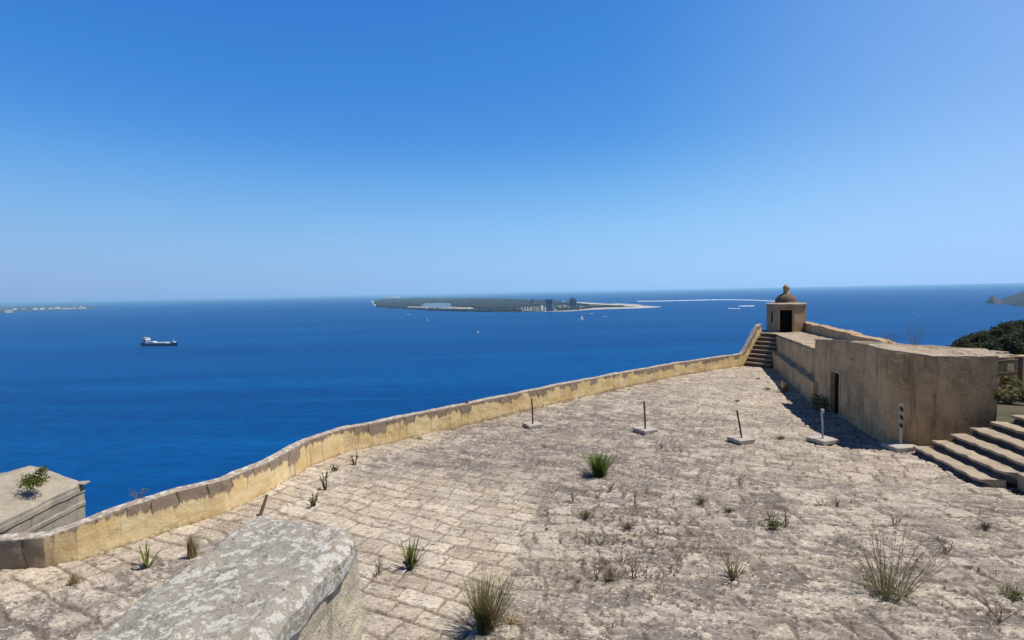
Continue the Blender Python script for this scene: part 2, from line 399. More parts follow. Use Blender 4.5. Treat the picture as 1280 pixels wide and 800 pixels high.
# ------------------------------------------------------------------ plan of the terrace from sight lines on the ground
def xy(p): return (p[0], p[1])
WB = [at(57, 714), at(99, 704), at(159, 684), at(228, 662), at(282, 645), at(339, 617), at(388, 586), at(430, 569), at(468, 560), at(540, 543), at(620, 523), at(700, 504), at(780, 484.5), at(850, 469.5), at(928, 457.5)]
corner = WB[0]
ramp_dir = (WB[-1] - WB[-3]).normalized()
ramp_top = WB[-1] + ramp_dir * 3.0
TUR = Vector((22.35, 41.7, 2.4)); TR = 1.40
RW0 = Vector((20.15, 38.9, 0)); RW1 = Vector((15.9, 26.6, 0))
BW0 = Vector((23.6, 41.6, 0)); BW1 = Vector((18.75, 26.0, 0))

# ------------------------------------------------------------------ terrace height field
def inpoly(x, y, poly):
    c = np.zeros(x.shape, bool); n = len(poly)
    for i in range(n):
        x0, y0 = poly[i]; x1, y1 = poly[(i + 1) % n]
        if y0 == y1: continue
        c ^= ((y0 > y) != (y1 > y)) & (x < (x1 - x0) * (y - y0) / (y1 - y0) + x0)
    return c
def dist_poly(x, y, pts):
    D = np.full(x.shape, 1e9)
    for (x0, y0), (x1, y1) in zip(pts[:-1], pts[1:]):
        dx, dy = x1 - x0, y1 - y0; t = np.clip(((x - x0) * dx + (y - y0) * dy) / (dx * dx + dy * dy), 0, 1)
        D = np.minimum(D, np.hypot(x - x0 - t * dx, y - y0 - t * dy))
    return D
def brick(u, v, s, rh=(.34, .60), ln=(.42, .95)):
    r = np.random.default_rng(s); hs_ = r.uniform(*rh, 220); e = np.r_[0, np.cumsum(hs_)] - 45
    row = np.clip(np.searchsorted(e, v) - 1, 0, 219)
    dv = np.minimum(v - e[row], e[row + 1] - v)
    du = np.empty_like(u); sid = np.empty(u.shape, np.int64)
    for k in np.unique(row):
        mk_ = row == k; rr = np.random.default_rng(s * 1000 + k)
        c = np.r_[0, np.cumsum(rr.uniform(*ln, 190))] - 60 + rr.uniform(0, 1)
        i = np.clip(np.searchsorted(c, u[mk_]) - 1, 0, 188)
        du[mk_] = np.minimum(u[mk_] - c[i], c[i + 1] - u[mk_]); sid[mk_] = k * 1000 + i
    z = np.zeros(u.shape)
    return np.minimum(du, dv), _h(sid, z, z, s), _h(sid, z + 3, z, s)
TERR = [xy(p + Vector((-.12, .12, 0))) for p in WB] + [xy(ramp_top), (24, 43.5), (BW0.x + .1, BW0.y), (BW1.x, BW1.y), (19.5, 20), (24, 14), (30, 0), (30, -6), (-30, -6), (-30, corner.y - 1.7)]
def terrace():
    ys = [-6.0]
    while ys[-1] < 44:
        d = ys[-1]; ys.append(d + (.3 if d < 7.5 else min(max(d * d / 4200, .026), .09)))
    ys = np.array(ys); n = 1000
    t = np.linspace(-1, 1, n)
    X = t[None, :] * (np.maximum(ys, 8)[:, None] * 1.12 + 1.0); Y = np.repeat(ys[:, None], n, 1)
    x, y = X.ravel(), Y.ravel()
    wx = x + .34 * (fb2(x * .8, y * .8, 3, 4) - .5); wy = y + .34 * (fb2(x * .8, y * .8, 9, 4) - .5)
    c, s_ = math.cos(R(-26)), math.sin(R(-26))
    ua, va = wx * c + wy * s_, -wx * s_ + wy * c
    dA, r1A, r2A = brick(ua, va, 11, (.36, .62), (.5, 1.05))
    dB, r1B, r2B = brick(wx, wy + .05 * wx, 23, (.3, .6), (.5, 1.3))
    # border between the two pavings
    pa, pb = at(668, 640), at(608, 792)
    ex = pa.x + (pb.x - pa.x) * (wy - pa.y) / (pb.y - pa.y)
    inB = (wx > ex) & (wy < 14.2 + .10 * (wx - ex))
    d = np.where(inB, dB, dA); r1 = np.where(inB, r1B, r1A); r2 = np.where(inB, r2B, r2A)
    big = fb2(x * .35, y * .35, 41, 4); mid = fb2(x * 1.6, y * 1.6, 42, 4)
    # the better kept smooth slabs in the middle left
    cA = at(520, 665); smooth = np.clip(1.25 - np.hypot((x - cA.x + .2 * (y - cA.y)) / 4.6, (y - cA.y) / 4.4), 0, 1) * 2
    smooth = np.clip(smooth + .9 * (mid - .5), 0, 1)
    right = sstep(4.5, 10, x - .05 * y) * .85
    bd_c = at(690, 560); bd = np.exp(-((x - bd_c.x) / 5.5) ** 2 - ((y - bd_c.y) / 5.0) ** 2)
    leftstrip = dist_poly(x, y, [xy(p) for p in WB])
    strip = sstep(1.35, 1.25, leftstrip + .12 * (mid - .5)) * (x < -3.0)
    smooth = np.clip(np.maximum(smooth, np.maximum(strip * .85, right * .7)), 0, 1)
    smooth = np.where(inB, smooth * .35, smooth)
    rough = 1 - .75 * smooth
    dn = d + .12 * (fb2(x * 5, y * 5, 5, 4) - .5) * rough
    jw = .022 + .02 * rough
    joint = 1 - sstep(jw * .35, jw * 1.5, dn)
    joint = joint * np.clip(.1 + 2.6 * (fb2(x * 1.3, y * 1.3, 77, 4) - .33 + .3 * smooth), .04, 1)
    pit = fb2(ua * 3.2, va * 7.0, 51, 5); pit2 = fb2(x * 15, y * 15, 52, 3)
    chunk = sstep(.49, .55, pit + .12 * (mid - .5) + .22 * (r2 - .5)) 
    z = (r1 - .5) * .03 * (.4 + rough) - .035 * joint + rough * (.034 * (chunk - .5) + .045 * (pit2 - .5)) + .10 * (big - .5) + .03 * (mid - .5)
    z += .07 * strip
    z = np.where(y < 7.4, 0, z)
    zone = np.clip(smooth * .95 + .5 * (big - .45) + .35 * (r2 - .5) - .35 * bd, 0, 1)
    tint = np.clip(.5 + .9 * (r1 - .5) + .5 * (mid - .5) + .35 * (chunk - .5) * rough + np.where(inB, .5 * (r2 - .5), 0) - .3 * bd, 0, 1)
    nr = len(ys); idx = np.arange(nr * n).reshape(nr, n)
    q = np.stack([idx[:-1, :-1], idx[:-1, 1:], idx[1:, 1:], idx[1:, :-1]], -1).reshape(-1, 4)
    cx = x[q].mean(1); cy = y[q].mean(1); q = q[inpoly(cx, cy, TERR)]
    used = np.unique(q); remap = np.full(nr * n, -1); remap[used] = np.arange(len(used)); q = remap[q]
    o = mk('terrace', np.stack([x, y, z], -1)[used], q, M['terrace'], smooth=False)
    ca = o.data.color_attributes.new('Col', 'FLOAT_COLOR', 'POINT')
    ca.data.foreach_set('color', np.stack([tint, joint, zone, chunk * rough * (1 - .55 * bd)], -1)[used].astype(np.float32).ravel())
    tag(o, kind='structure')
terrace()

def upper_ground():
    m = MB(); P = [[(17.6 + .6 * i + .0 * j, 15.3 + .5 * j, 1.78 + .12 * math.sin(i * 1.7 + j) * .5) for j in range(14)] for i in range(20)]
    m.grid(P); tag(m.build('upper_terrace', M['soil'], jitter=(.15, 1.2, 3)), kind='structure')
upper_ground()

# ------------------------------------------------------------------ sea, haze, hillside
def sea():
    rs = [0, 60, 150, 300, 600, 1200, 2400, 4800, 9600, 19200, 30000, 44000]; n = 96; V = [(0, 0, SEA)]; Fc = []
    for r in rs[1:]:
        V += [(r * math.cos(2 * math.pi * k / n), r * math.sin(2 * math.pi * k / n), SEA) for k in range(n)]
    Fc += [(0, 1 + k, 1 + (k + 1) % n) for k in range(n)]
    for i in range(len(rs) - 2):
        a = 1 + i * n; b = a + n; Fc += [(a + k, b + k, b + (k + 1) % n, a + (k + 1) % n) for k in range(n)]
    tag(mk('sea', V, Fc, M['sea']), kind='structure')
sea()
def haze():
    m = bpy.data.materials.new('sea_haze'); m.use_nodes = True; nt = m.node_tree
    nt.nodes.remove(nt.nodes['Principled BSDF'])
    v = nd(nt, 'ShaderNodeVolumePrincipled', {'Color': (.44, .80, 1.0), 'Density': 6e-5, 'Anisotropy': 0.0})
    nt.links.new(v.outputs[0], nt.nodes['Material Output'].inputs['Volume'])
    b = MB().box((0, 0, (SEA - 8 + 9) / 2), (92000, 92000, 9 - (SEA - 8)))
    tag(b.build('haze', m), kind='stuff')
haze()
def hill():
    n = 150; xs = np.concatenate([np.linspace(-420, -80, 30), np.linspace(-75, 150, 90), np.linspace(156, 620, 30)]); ys = np.linspace(-120, 420, n)
    X, Y = np.meshgrid(xs, ys, indexing='ij')
    ax, ay, bx, by = -6., 3., 20., 33.
    t = np.clip(((X - ax) * (bx - ax) + (Y - ay) * (by - ay)) / ((bx - ax) ** 2 + (by - ay) ** 2), 0, 1)
    D = np.hypot(X - ax - t * (bx - ax), Y - ay - t * (by - ay))
    Z = -5 - .56 * np.maximum(0, D - 13)
    # wooded spur to the right
    t2 = np.clip(((X - 30) * 140 + (Y - 20) * 60) / (140 ** 2 + 60 ** 2), 0, 2.5)
    D2 = np.hypot(X - 30 - t2 * 140, Y - 20 - t2 * 60)
    Z2 = -4.5 - 9 * t2 - .0 * D2 - .52 * np.maximum(0, D2 - 42) - .002 * np.minimum(D2, 42) ** 2
    Z = np.maximum(Z, Z2)
    Z += 3.0 * (fb2(X * .05, Y * .05, 61, 4) - .5) * np.clip((D - 15) / 30, 0, 1)
    Z = np.maximum(Z, SEA - 3)
    global HX, HY, HZ
    HX, HY, HZ = xs, ys, Z
    k = len(ys); idx = np.arange(len(xs) * k).reshape(len(xs), k)
    q = np.stack([idx[:-1, :-1], idx[1:, :-1], idx[1:, 1:], idx[:-1, 1:]], -1).reshape(-1, 4)
    tag(mk('hillside', np.stack([X, Y, Z], -1).reshape(-1, 3), q, M['soil'], smooth=True), kind='structure')
hill()
def hz(x, y):
    i = int(np.clip(np.searchsorted(HX, x) - 1, 0, len(HX) - 2)); j = int(np.clip(np.searchsorted(HY, y) - 1, 0, len(HY) - 2))
    fx = (x - HX[i]) / (HX[i + 1] - HX[i]); fy = (y - HY[j]) / (HY[j + 1] - HY[j])
    return (HZ[i, j] * (1 - fx) + HZ[i + 1, j] * fx) * (1 - fy) + (HZ[i, j + 1] * (1 - fx) + HZ[i + 1, j + 1] * fx) * fy

# ------------------------------------------------------------------ parapet
def vcol(o, fn):
    me = o.data; n = len(me.vertices); co = np.empty(n * 3, np.float32); me.vertices.foreach_get('co', co); co = co.reshape(-1, 3).astype(float)
    L = np.array(rootloc(o)); c = fn(co + L)
    ca = me.color_attributes.new('Col', 'FLOAT_COLOR', 'POINT'); ca.data.foreach_set('color', c.astype(np.float32).ravel())
def parapet():
    path = [(corner.x - 16, corner.y - 1.0, .6)] + [(p.x, p.y, 1.0) for p in WB]
    hs_ = [.74, .86, .96, 1.03, 1.0, .99, 1.02, 1.0, .98, 1.0, .97, 1.0, .93, .9, .95]
    path = [path[0]] + [(a, b, h) for (a, b, _), h in zip(path[1:], hs_)]
    path += [(WB[-1].x + ramp_dir.x * .35, WB[-1].y + ramp_dir.y * .35, 1.15), (WB[-1].x + ramp_dir.x * 2.2, WB[-1].y + ramp_dir.y * 2.2, 2.95), (ramp_top.x - .1, ramp_top.y, 3.05)]
    root = thing('parapet_wall', (path[8][0], path[8][1], 0), 'long low ochre plastered parapet wall with bare stone top running along the sea edge', 'wall')
    def prof(e, s):
        h = e[0] + .02 * math.sin(s * 1.9) * math.sin(s * .7 + 1)
        return [(0, -.15), (-.01, h - .02), (-.03, h), (-.26, h + .02), (-.30, h), (-.55, -9)]
    prof.cnt = [14, 1, 3, 1, 4, 1]
    m = sweep(path, prof, .11)
    hh = np.array([p[2] for p in path]); px_ = np.array([(p[0], p[1]) for p in path])
    o = m.build('masonry', M['plaster'], root, jitter=(.03, 3.5, 5, 4))
    def f(V):
        # local wall height by nearest path vertex interpolation
        best = np.full(len(V), 1e9); H = np.ones(len(V)); SS = np.ones(len(V)); s0 = 0.
        for a in range(len(px_) - 1):
            d = px_[a + 1] - px_[a]; t = np.clip(((V[:, :2] - px_[a]) @ d) / (d @ d), 0, 1)
            D = np.linalg.norm(V[:, :2] - px_[a] - t[:, None] * d, axis=1); w = D < best
            SS = np.where(w, s0 + t * np.linalg.norm(d), SS); s0 += np.linalg.norm(d)
            best = np.where(w, D, best); H = np.where(w, hh[a] + (hh[a + 1] - hh[a]) * t, H)
        lo = np.maximum(0, H - 1.0)
        h = np.clip((V[:, 2] - lo) / 1.0, 0, 1)
        top = sstep(.015, -.03, H - V[:, 2] - .02)
        bare = sstep(.25, -.25, V[:, 0] - corner.x + .5 * (h - .5)) * .92  # shade on the turned left end, painted in as dark stone
        return np.stack([h, top, bare, SS / 100], -1)
    vcol(o, f)
parapet()

# bastion beyond the parapet, lower left
def bastion():
    root = thing('bastion_wall', (-16.8, 16, -7), 'grey stone bastion with sloping top and cornice lines beyond the parapet at lower left', 'bastion')
    a = atd(104, 603, 20); x0 = a.x; z0 = a.z
    def pr(e, s): return [(0, -30), (0, z0 - .95), (.03, z0 - .92), (.03, z0 - .8), (0, z0 - .74), (0, z0 - .38), (.04, z0 - .34), (.04, z0 - .2), (.02, z0 - .14), (.02, z0 - .04), (-.05, z0), (-1.75, z0 + .72), (-1.95, z0 + .75), (-3.4, z0 + .4), (-7, z0 - .4), (-7, -30)]
    pr.cnt = [12, 1, 1, 1, 2, 1, 1, 1, 1, 1, 8, 1, 5, 4, 1, 1]
    sweep([(x0, 20.0), (x0 + .25, 14), (x0 + .4, 8)], lambda e, s: pr(e, s), .2) if False else None
    m = sweep_named(pr, [(x0 + .4, 6), (x0 + .25, 14), (x0, 20.0)])
    m.build('masonry', M['bastion'], root, jitter=(.09, 1.6, 8, 3))
    c = MB(); c.box((x0 + .02, 19.95, z0 - .02), (.34, .36, .08), .1, .02)
    c.build('corner_drip_stone', M['bastion'], root, jitter=(.04, 4, 2))
    return x0, z0
def sweep_named(pr, path): return sweep(path, pr, .2)
BX, BZ = bastion()

# ------------------------------------------------------------------ foreground wall the photographer stands behind
def fore():
    zt = 5.05
    pts = {k: at(*v, zt) for k, v in dict(nl=(90, 800), fl=(325, 633), fr=(455, 655), nr=(325, 800)).items()}
    dl = (pts['fl'] - pts['nl']); dr = (pts['fr'] - pts['nr'])
    L0 = pts['nl'] - dl * 3; R0 = pts['nr'] - dr * 4
    root = thing('stone_wall', (-.8, 1.2, 0), 'lichen covered grey stone wall end in the near foreground at lower left', 'wall')
    # coping: grid over the plan with rounded far end
    nu, nv = 150, 44; P = []
    for i in range(nu + 1):
        t = i / nu; row = []
        for j in range(nv + 1):
            s = j / nv; rnd = .05 * (abs(2 * s - 1) ** 3.0) * (1 if s > .5 else .75)
            Lp = L0.lerp(pts['fl'], t); Rp = R0.lerp(pts['fr'] , t)
            p = Lp.lerp(Rp, s); bk = (dl.normalized()) * (rnd * max(0, (t - .9) / .1))
            p = p - bk; row.append((p.x, p.y, zt))
        P.append(row)
    V = np.array([q for r in P for q in r]); n = nv + 1
    S = np.tile(np.linspace(0, 1, n), nu + 1); T = np.repeat(np.linspace(0, 1, nu + 1), n)
    e = np.minimum(np.minimum(S, 1 - S) * .47, (1 - T) * 2.9)
    V[:, 2] += -.03 * (1 - sstep(0, .05, e)) ** 1.5 + .03 * (fb2(V[:, 0] * 4, V[:, 1] * 4, 3, 4) - .5) + .016 * (fb2(V[:, 0] * 22, V[:, 1] * 22, 4, 4) - .5)
    V[:, 0] += .055 * (fb2(V[:, 1] * 7, S * 1.5, 5, 4) - .5); V[:, 1] += .07 * T ** 8 * (fb2(V[:, 0] * 9, T * 2, 8, 4) - .5); 
    Fc = [(i * n + j, i * n + j + 1, (i + 1) * n + j + 1, (i + 1) * n + j) for i in range(nu) for j in range(nv)]
    # skirt down 7 cm with a worn underside
    ring = [i * n + nv for i in range(nu + 1)] + [nu * n + j for j in range(nv - 1, -1, -1)] + [i * n for i in range(nu - 1, -1, -1)] + [j for j in range(1, nv)]
    b = len(V); k = len(ring); A = V[ring].copy(); cen = np.array((-.78, 1.2, 0)); 
    lay = []
    for dz, inn in ((-.03, -.004), (-.06, 0), (-.075, .03)):
        B = A.copy(); B[:, 2] = A[:, 2] + dz + .012 * (fb2(A[:, 0] * 12, A[:, 1] * 12, 6, 3) - .5)
        d = (cen - B); d[:, 2] = 0; d /= np.linalg.norm(d, axis=1)[:, None]; B += d * inn; lay.append(B)
    V = np.vstack([V] + lay)
    prev = ring
    for q in range(3):
        cur = list(range(b + q * k, b + (q + 1) * k))
        Fc += [(prev[i], prev[(i + 1) % k], cur[(i + 1) % k], cur[i]) for i in range(k)]; prev = cur
    Fc.append(tuple(prev))
    mk('coping', V, [tuple(reversed(f)) for f in Fc], M['lichen'], root, smooth=False)
    # body under it
    ins = .012
    fl, fr = pts['fl'], pts['fr']; u = (fr - fl).normalized(); w = dl.normalized()
    a = L0 + u * ins; d_ = R0 - u * .035; b_ = fl + u * .02 - w * .05; c_ = fr - u * .02 - w * .03
    m = MB()
    def face(p, q, nu_, nv_):
        m.grid([[(p.x + (q.x - p.x) * i / nu_, p.y + (q.y - p.y) * i / nu_, (zt - .085) * j / nv_) for j in range(nv_ + 1)] for i in range(nu_ + 1)])
    face(d_, c_, 70, 150); face(c_, b_, 16, 150); face(b_, a, 30, 60); face(a, d_, 6, 60)
    m.add([(p.x, p.y, zt - .085) for p in (a, d_, c_, b_)], [(0, 1, 2, 3)])
    m.build('wall_body', M['wallside'], root, jitter=(.03, 9, 4, 3))
    # the landing the photographer stands on
    p = MB(); p.box((.55, -2.2, 2.1), (2.2, 5.0, 4.2)); tag(p.build('landing', M['step'], jitter=(.01, 1, 1)), kind='structure')
fore()

# ------------------------------------------------------------------ right hand buildings
def retaining():
    root = thing('retaining_wall', (RW0.x, RW0.y, 0), 'shaded brown retaining wall with a ledge, holding the raised gun platform', 'wall')
    d = (RW1 - RW0).normalized(); p1 = RW1 + d * 1.2
    def pr(e, s):
        h = e[0]; g = .03 * math.sin(s * 2.1)
        return [(-.02, h), (-.02, h - .12), (.03, h - .14), (.05, 1.2 + g), (.40, 1.1 + g), (.45, -.1), (-1.5, -.1), (-1.5, h)]
    # right of travel direction (RW0 -> RW1) is towards -x
    pr.cnt = [1, 1, 8, 3, 8, 1, 1, 2]
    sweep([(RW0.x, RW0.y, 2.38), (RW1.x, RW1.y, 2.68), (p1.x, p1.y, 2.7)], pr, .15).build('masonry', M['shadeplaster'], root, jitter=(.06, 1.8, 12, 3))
    # platform top
    m = MB(); a, b = RW0, RW1; c, e = BW1, BW0; n = 40; k = 10
    off = Vector((-.06, .02, 0)) 
    P = []
    for i in range(n + 1):
        t = i / n; l = a.lerp(b, t) + off * 1.0; r_ = Vector((25.2, 41.9, 0)).lerp(c, t) if False else e.lerp(c, t)
        P.append([(l.x + (r_.x - l.x) * j / k, l.y + (r_.y - l.y) * j / k, 2.40 + .30 * t) for j in range(k + 1)])
    ext = [[(20.15 + (23.6 - 20.15) * j / k, y_, 2.4) for j in range(k + 1)] for y_ in (43.2, 42, 41, 40)]
    m.grid(ext + P)
    m.build('platform_paving', M['coping'], root, jitter=(.06, 2.2, 14, 3))
retaining()
def backwall():
    root = thing('rampart_wall', (BW0.x, BW0.y, 2.4), 'brown rampart wall with dark weathered top leading away to the domed turret', 'wall')
    def pr(e, s):
        h = e[0] + .03 * math.sin(s * 1.3); return [(0, 2.2), (.0, h - .1), (.06, h - .08), (.06, h), (-.4, h + .05), (-.55, 2.0), (-.6, -8)]
    pr.cnt = [6, 1, 1, 3, 1, 1, 1]
    sweep([(BW0.x, BW0.y, 3.1), (21.5, 35, 3.15), (BW1.x, BW1.y, 3.1), (18.2, 24.2, 3.0)], pr, .2).build('masonry', M['turret'], root, jitter=(.06, 1.8, 15, 3))
backwall()

GH = [(15.42, 26.0, 3.2), (14.75, 22.8, 3.45), (14.25, 20.4, 3.52), (14.02, 19.3, 3.50), (14.05, 18.85, 3.48), (14.3, 18.55, 3.44), (14.8, 18.47, 3.36), (15.26, 18.45, 3.30), (16.3, 18.38, 3.28), (17.45, 18.3, 3.27)]
def guardhouse():
    root = thing('guardhouse', (15.5, 20, 0), 'plain brown plastered guardhouse with rounded corner and flat stone roof beside the steps', 'building')
    back = [(18.9, 20.3, 3.27), (17.1, 21.9, 3.34), (16.3, 26.0, 3.2)]
    # door opening on the long face: parameter along segment GH[0]->GH[1]->GH[2]
    dj0 = None
    pth = resample([GH[0], GH[1], GH[2], GH[3], GH[4], GH[5], GH[6], GH[7], GH[8], GH[9]], .12)
    # door jambs where the sight lines at px 1037..1048 meet the long face
    def onface(px):
        d = ray(px, 500); s = d.x / d.y
        for i in range(len(pth) - 1):
            a = pth[i, 0] - s * pth[i, 1]; b = pth[i + 1, 0] - s * pth[i + 1, 1]
            if a * b <= 0: return i + a / (a - b)
    j0 = int(round(onface(1039))); j1 = int(round(onface(1048.5))); 
    DZ = 1.95; nz = 26; m = MB(); rows = []
    for p in pth:
        zs = np.r_[np.linspace(-.1, DZ, 15), np.linspace(DZ, p[2], 12)[1:]]
        rows.append([(p[0], p[1], z) for z in zs])
    k = len(rows[0]); m.V = [q for r in rows for q in r]
    for i in range(len(rows) - 1):
        for j in range(k - 1):
            if j0 <= i < j1 and j < 14: continue
            m.F.append((i * k + j, (i + 1) * k + j, (i + 1) * k + j + 1, i * k + j + 1))
    n0 = len(m.V)
    # reveal of the door, 40 cm deep
    dd = np.array((pth[j1, 1] - pth[j0, 1], -(pth[j1, 0] - pth[j0, 0]), 0)); dd = -dd / np.linalg.norm(dd)
    if dd[0] < 0: dd = -dd
    A = pth[j0].copy(); B = pth[j1].copy(); rv = dd * .16
    def q4(a, b, c, d): m.add([a, b, c, d], [(0, 1, 2, 3)])
    Aw = (A[0], A[1]); Bw = (B[0], B[1])
    def P3(w, z, in_=0): return (w[0] + rv[0] * in_, w[1] + rv[1] * in_, z)
    q4(P3(Aw, -.1), P3(Aw, DZ), P3(Aw, DZ, 1), P3(Aw, -.1, 1)); q4(P3(Bw, -.1), P3(Bw, -.1, 1), P3(Bw, DZ, 1), P3(Bw, DZ)); q4(P3(Aw, DZ), P3(Bw, DZ), P3(Bw, DZ, 1), P3(Aw, DZ, 1))
    # back and end walls
    bk = [GH[-1]] + back + [GH[0]]
    for a, b in zip(bk[:-1], bk[1:]):
        m.grid([[(a[0] + (b[0] - a[0]) * i / 8, a[1] + (b[1] - a[1]) * i / 8, -.1 + ((a[2] + (b[2] - a[2]) * i / 8) + .1) * j / 8) for j in range(9)] for i in range(9)])
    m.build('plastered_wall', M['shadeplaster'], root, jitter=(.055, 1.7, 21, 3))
    # panel set back, its near-black colour standing for the unlit opening
    dr = MB(); dr.add([P3(Aw, 0, 1.02), P3(Bw, 0, 1.02), P3(Bw, DZ, 1.02), P3(Aw, DZ, 1.02), P3(Aw, 0, 1.12), P3(Bw, 0, 1.12), P3(Bw, DZ, 1.12), P3(Aw, DZ, 1.12)],
                      [(0, 1, 2, 3), (7, 6, 5, 4), (0, 4, 5, 1), (3, 2, 6, 7), (1, 5, 6, 2), (0, 3, 7, 4)])
    dr.build('dark_doorway', M['dark_doorway'], root)
    # pale surround
    s = MB(); out = -dd * .025; t = (B - A); t[2] = 0; t = t / np.linalg.norm(t)
    def bar(w0, w1, z0, z1):
        V = []
        for w in (w0, w1):
            for z in (z0, z1):
                for o_ in (out, dd * .05): V.append((w[0] + o_[0], w[1] + o_[1], z))
        s.add(V, [(0, 2, 3, 1), (4, 5, 7, 6), (0, 4, 6, 2), (1, 3, 7, 5), (2, 6, 7, 3), (0, 1, 5, 4)])
    bar(A - t * .16, A - t * .005, -.02, DZ + .14); bar(B + t * .005, B + t * .16, -.02, DZ + .14); bar(A - t * .005, B + t * .005, DZ + .004, DZ + .14)
    s.build('door_surround', M['turret'], root, jitter=(.02, 3, 3))
    # roof: thin slab edge a little proud, with rough flat stones
    ring = [(p[0], p[1], p[2]) for p in pth]; c = np.array([16.4, 20.6])
    rf = MB(); outer = []
    pp = [np.array(p) for p in ring]; bb = resample([GH[-1]] + back + [GH[0]], .3)[1:-1]
    loop = np.array([*ring, *[tuple(p) for p in bb]])
    # grid of radial rings towards a spine
    spine = np.array([(15.75, 25.6), (15.3, 21.5), (16.4, 19.7), (17.9, 19.4)])
    def nearest(p):
        best = None
        for a, b in zip(spine[:-1], spine[1:]):
            t_ = np.clip(((p - a) @ (b - a)) / ((b - a) @ (b - a)), 0, 1); q = a + t_ * (b - a); d = np.linalg.norm(p - q)
            if best is None or d < best[0]: best = (d, q)
        return best[1]
    L = []
    for p in loop:
        q = nearest(p[:2]); v = (p[:2] - q); d = np.linalg.norm(v) + 1e-6; o_ = p[:2] + v / d * .045
        row = [(o_[0], o_[1], p[2] - .005), (o_[0], o_[1], p[2] + .05)]
        for t_ in (.12, .3, .5, .7, .85, 1.0):
            w = o_ + (q - o_) * t_; row.append((w[0], w[1], p[2] + (3.34 - p[2]) * t_ * .8 + .05 + .06 * t_ if p[1] < 20.6 else p[2] + .05 - .75 * t_))
        L.append(row)
    L.append(L[0]); rf.grid(L)
    V = np.array(rf.V); w_ = np.tile(np.r_[.4, .4, np.ones(6) * 1.6], len(L))[:, None]; V = V + (jit(V, .10, 2.6, 31, 5) - V) * w_
    mk('roof', V, rf.F, M['coping'], root)
guardhouse()

def stub():
    root = thing('end_wall', (21, 20.5, 1.8), 'low brown stone wall at the right edge behind the wooden railing', 'wall')
    a = atd(1240, 447, 19.9); b = atd(1400, 443, 21.5)
    m = sweep_([(a.x, a.y, a.z), ((a.x + b.x) / 2, (a.y + b.y) / 2, b.z + .1), (b.x, b.y, b.z + .1)], [(0, 1.4), None, (-.5, None), (-.5, 1.4)])
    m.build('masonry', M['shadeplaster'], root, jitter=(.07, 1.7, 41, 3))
    r2 = thing('stone_ledge', (19.5, 20.6, 1.8), 'pair of thin weathered stone ledges just behind the flat guardhouse roof', 'ledge')
    c = MB()
    for (x0, y0, x1, y1, D) in ((1213, 440.5, 1262, 440, 21.6), (1236, 444.5, 1276, 444, 20.2)):
        p, q = atd(x0, y0, D), atd(x1, y1, D)
        n = 14
        c.grid([[(p.x + (q.x - p.x) * i / n + .0, p.y + dy, p.z + (q.z - p.z) * i / n + dz) for (dy, dz) in ((0, -1.5), (0, -.05), (.02, 0), (.55, .02), (.6, -.1), (.6, -1.5))] for i in range(n + 1)])
    c.build('ledge_stones', M['coping'], r2, jitter=(.12, 3, 43, 3))
def sweep_(path, prof):
    def pr(e, s):
        h = e[0]; return [(0, 1.4), (0, h), (-.5, h), (-.5, 1.4)]
    pr.cnt = [6, 3, 2, 1]
    # right of travel direction (+x) is towards the camera
    return sweep(path, pr, .2)
stub()

def railing():
    p0, p1 = atd(1249, 452, 19.0), atd(1274, 452, 19.2)
    root = thing('wooden_railing', (p0.x, p0.y, 1.8), 'short weathered two-rail wooden railing at the head of the steps', 'railing')
    for (x, D) in ((1276, 19.2),):
        a = atd(x, 446, D); m = MB(); m.box((a.x, a.y, (a.z + 1.7) / 2), (.11, .11, a.z - 1.7), .1, .012); m.build('post', M['wood'], root, jitter=(.015, 6, 2))
    for (y0, y1, xe) in ((452.5, 451.5, 1272), (467.5, 466.5, 1272)):
        a, b = atd(1246, y0, 18.94), atd(xe, y1, 19.12); m = MB(); c = (a + b) / 2; d = b - a
        m.box(c, (d.length, .05, .13), math.atan2(d.y, d.x), .01); m.build('rail', M['wood'], root, jitter=(.015, 6, 3))
railing()

